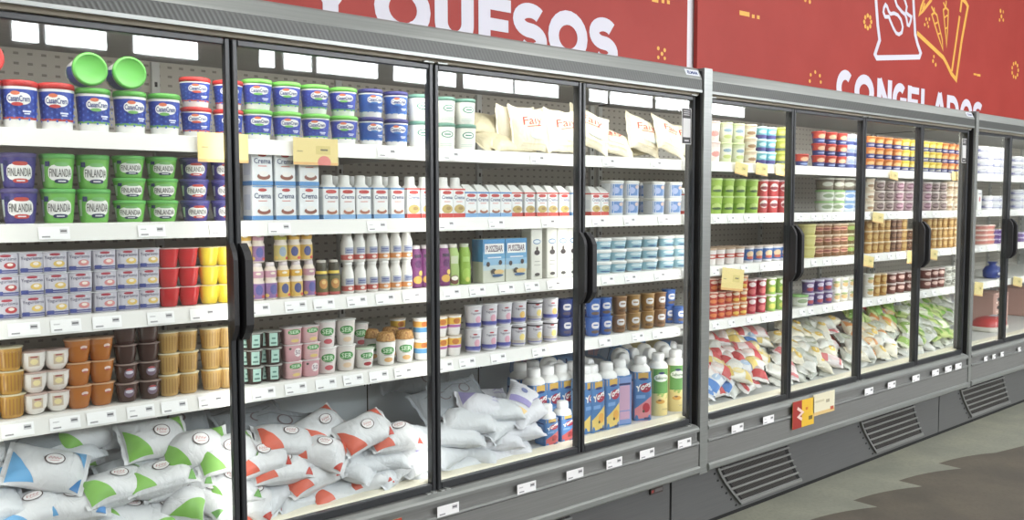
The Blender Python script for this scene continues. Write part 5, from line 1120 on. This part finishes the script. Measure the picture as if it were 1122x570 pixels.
def low_card(u0, u1, zt, zb, label, parts):
    y = -.062; x0, x1 = atx(u0, y, zt), atx(u1, y, zt); w, h = x1-x0, zt-zb
    r = empty('promotion_card', (x0, y, zb)); tag(r, label, 'card')
    m = MB(); m.box(0, w, -.0014, 0, 0, h, mat(parts[0], .45)); m.build('card', r)
    p = MB()
    for i, (a, b, c, d, colr) in enumerate(parts[1:]): p.box(a*w, b*w, -.0018-.0004*i, -.0014, c*h, d*h, mat(colr, .45))
    return r, p, w, h
r, p, w, h = low_card(389, 440, .553, .43, 'yellow card with a red lettered strip on the bottom rail below the second door', [(232, 220, 130), (0, 1, .8, 1, (206, 70, 48)), (.1, .5, .3, .5, (222, 206, 110))])
v, f = sh_text('VENTA SUPER OFERTA', w/2, h*.9, w*.86, h*.11, .03); p.add([(a, -.0026, b) for a, b in v], f, mat((240, 230, 226), .5)); p.build('print', r)
r, p, w, h = low_card(868.5, 892, .59, .44, 'red and yellow card on the bottom rail below the sixth door', [(236, 186, 40), (0, .42, 0, 1, (176, 52, 44)), (.75, .92, .2, .34, (120, 100, 50)), (.6, .7, .6, .7, (220, 120, 40))])
v, f = sh_stroke([(w*.2, h*.75), (w*.45, h*.55), (w*.25, h*.42), (w*.42, h*.3)], w*.08); p.add([(a, -.0036, b) for a, b in v], f, mat((236, 200, 190), .5)); p.build('print', r)
r, p, w, h = low_card(891, 914.5, .6, .48, 'cream card right of the red and yellow one on the bottom rail', [(228, 222, 190), (0, 1, 0, .16, (226, 190, 120)), (.8, .95, .1, .26, (206, 90, 60)), (.6, .75, .5, .65, (170, 160, 130)), (.1, .5, .6, .7, (206, 198, 160))])
p.build('print', r)
sp = MB(); x0 = at(713, 533, -.01).x; x1 = at(726, 533, -.01).x
sp.box(x0, x1, -.012, -.0005, .31, .338, mat((70, 56, 54), .5)); sp.box(x0+.004, x0+.02, -.0125, -.012, .318, .33, mat((180, 60, 56), .5)); sp.box(x0+.028, x1-.004, -.0125, -.012, .318, .332, mat((110, 106, 104), .5))
tag(sp.build('rating_plate'), 'small dark rating plate at right end of the left kick panel', 'plate')

# ---------------------------------------------------------------- light
w = bpy.data.worlds.new('store_light'); scene.world = w; w.use_nodes = True
w.node_tree.nodes['Background'].inputs['Color'].default_value = (.98, 1, .97, 1); w.node_tree.nodes['Background'].inputs['Strength'].default_value = .24
def lamp(name, loc, sx, sy, e, color=(1, 1, 1), rot=(0, 0, 0)):
    l = bpy.data.lights.new(name, 'AREA'); l.shape = 'RECTANGLE'; l.size = sx; l.size_y = sy; l.energy = e; l.color = color
    o = bpy.data.objects.new(name, l); col.objects.link(o); o.location = loc; o.rotation_euler = rot; return o
for i, x in enumerate((-2, 1.2, 4.4, 7.6, 10.8)):
    lamp('ceiling_lamp', (x, -1.9, 4.6), 1.6, .5, 22, (1, .98, .95))
    lamp('ceiling_lamp', (x, -5, 4.6), 1.6, .5, 30, (1, .98, .95))
scene.view_settings.view_transform = 'Standard'; scene.view_settings.look = 'None'
scene.view_settings.exposure = .47; scene.view_settings.gamma = 1; scene.view_settings.use_curve_mapping = False
scene.cycles.max_bounces = 8; scene.cycles.transparent_max_bounces = 16; scene.cycles.use_denoising = True
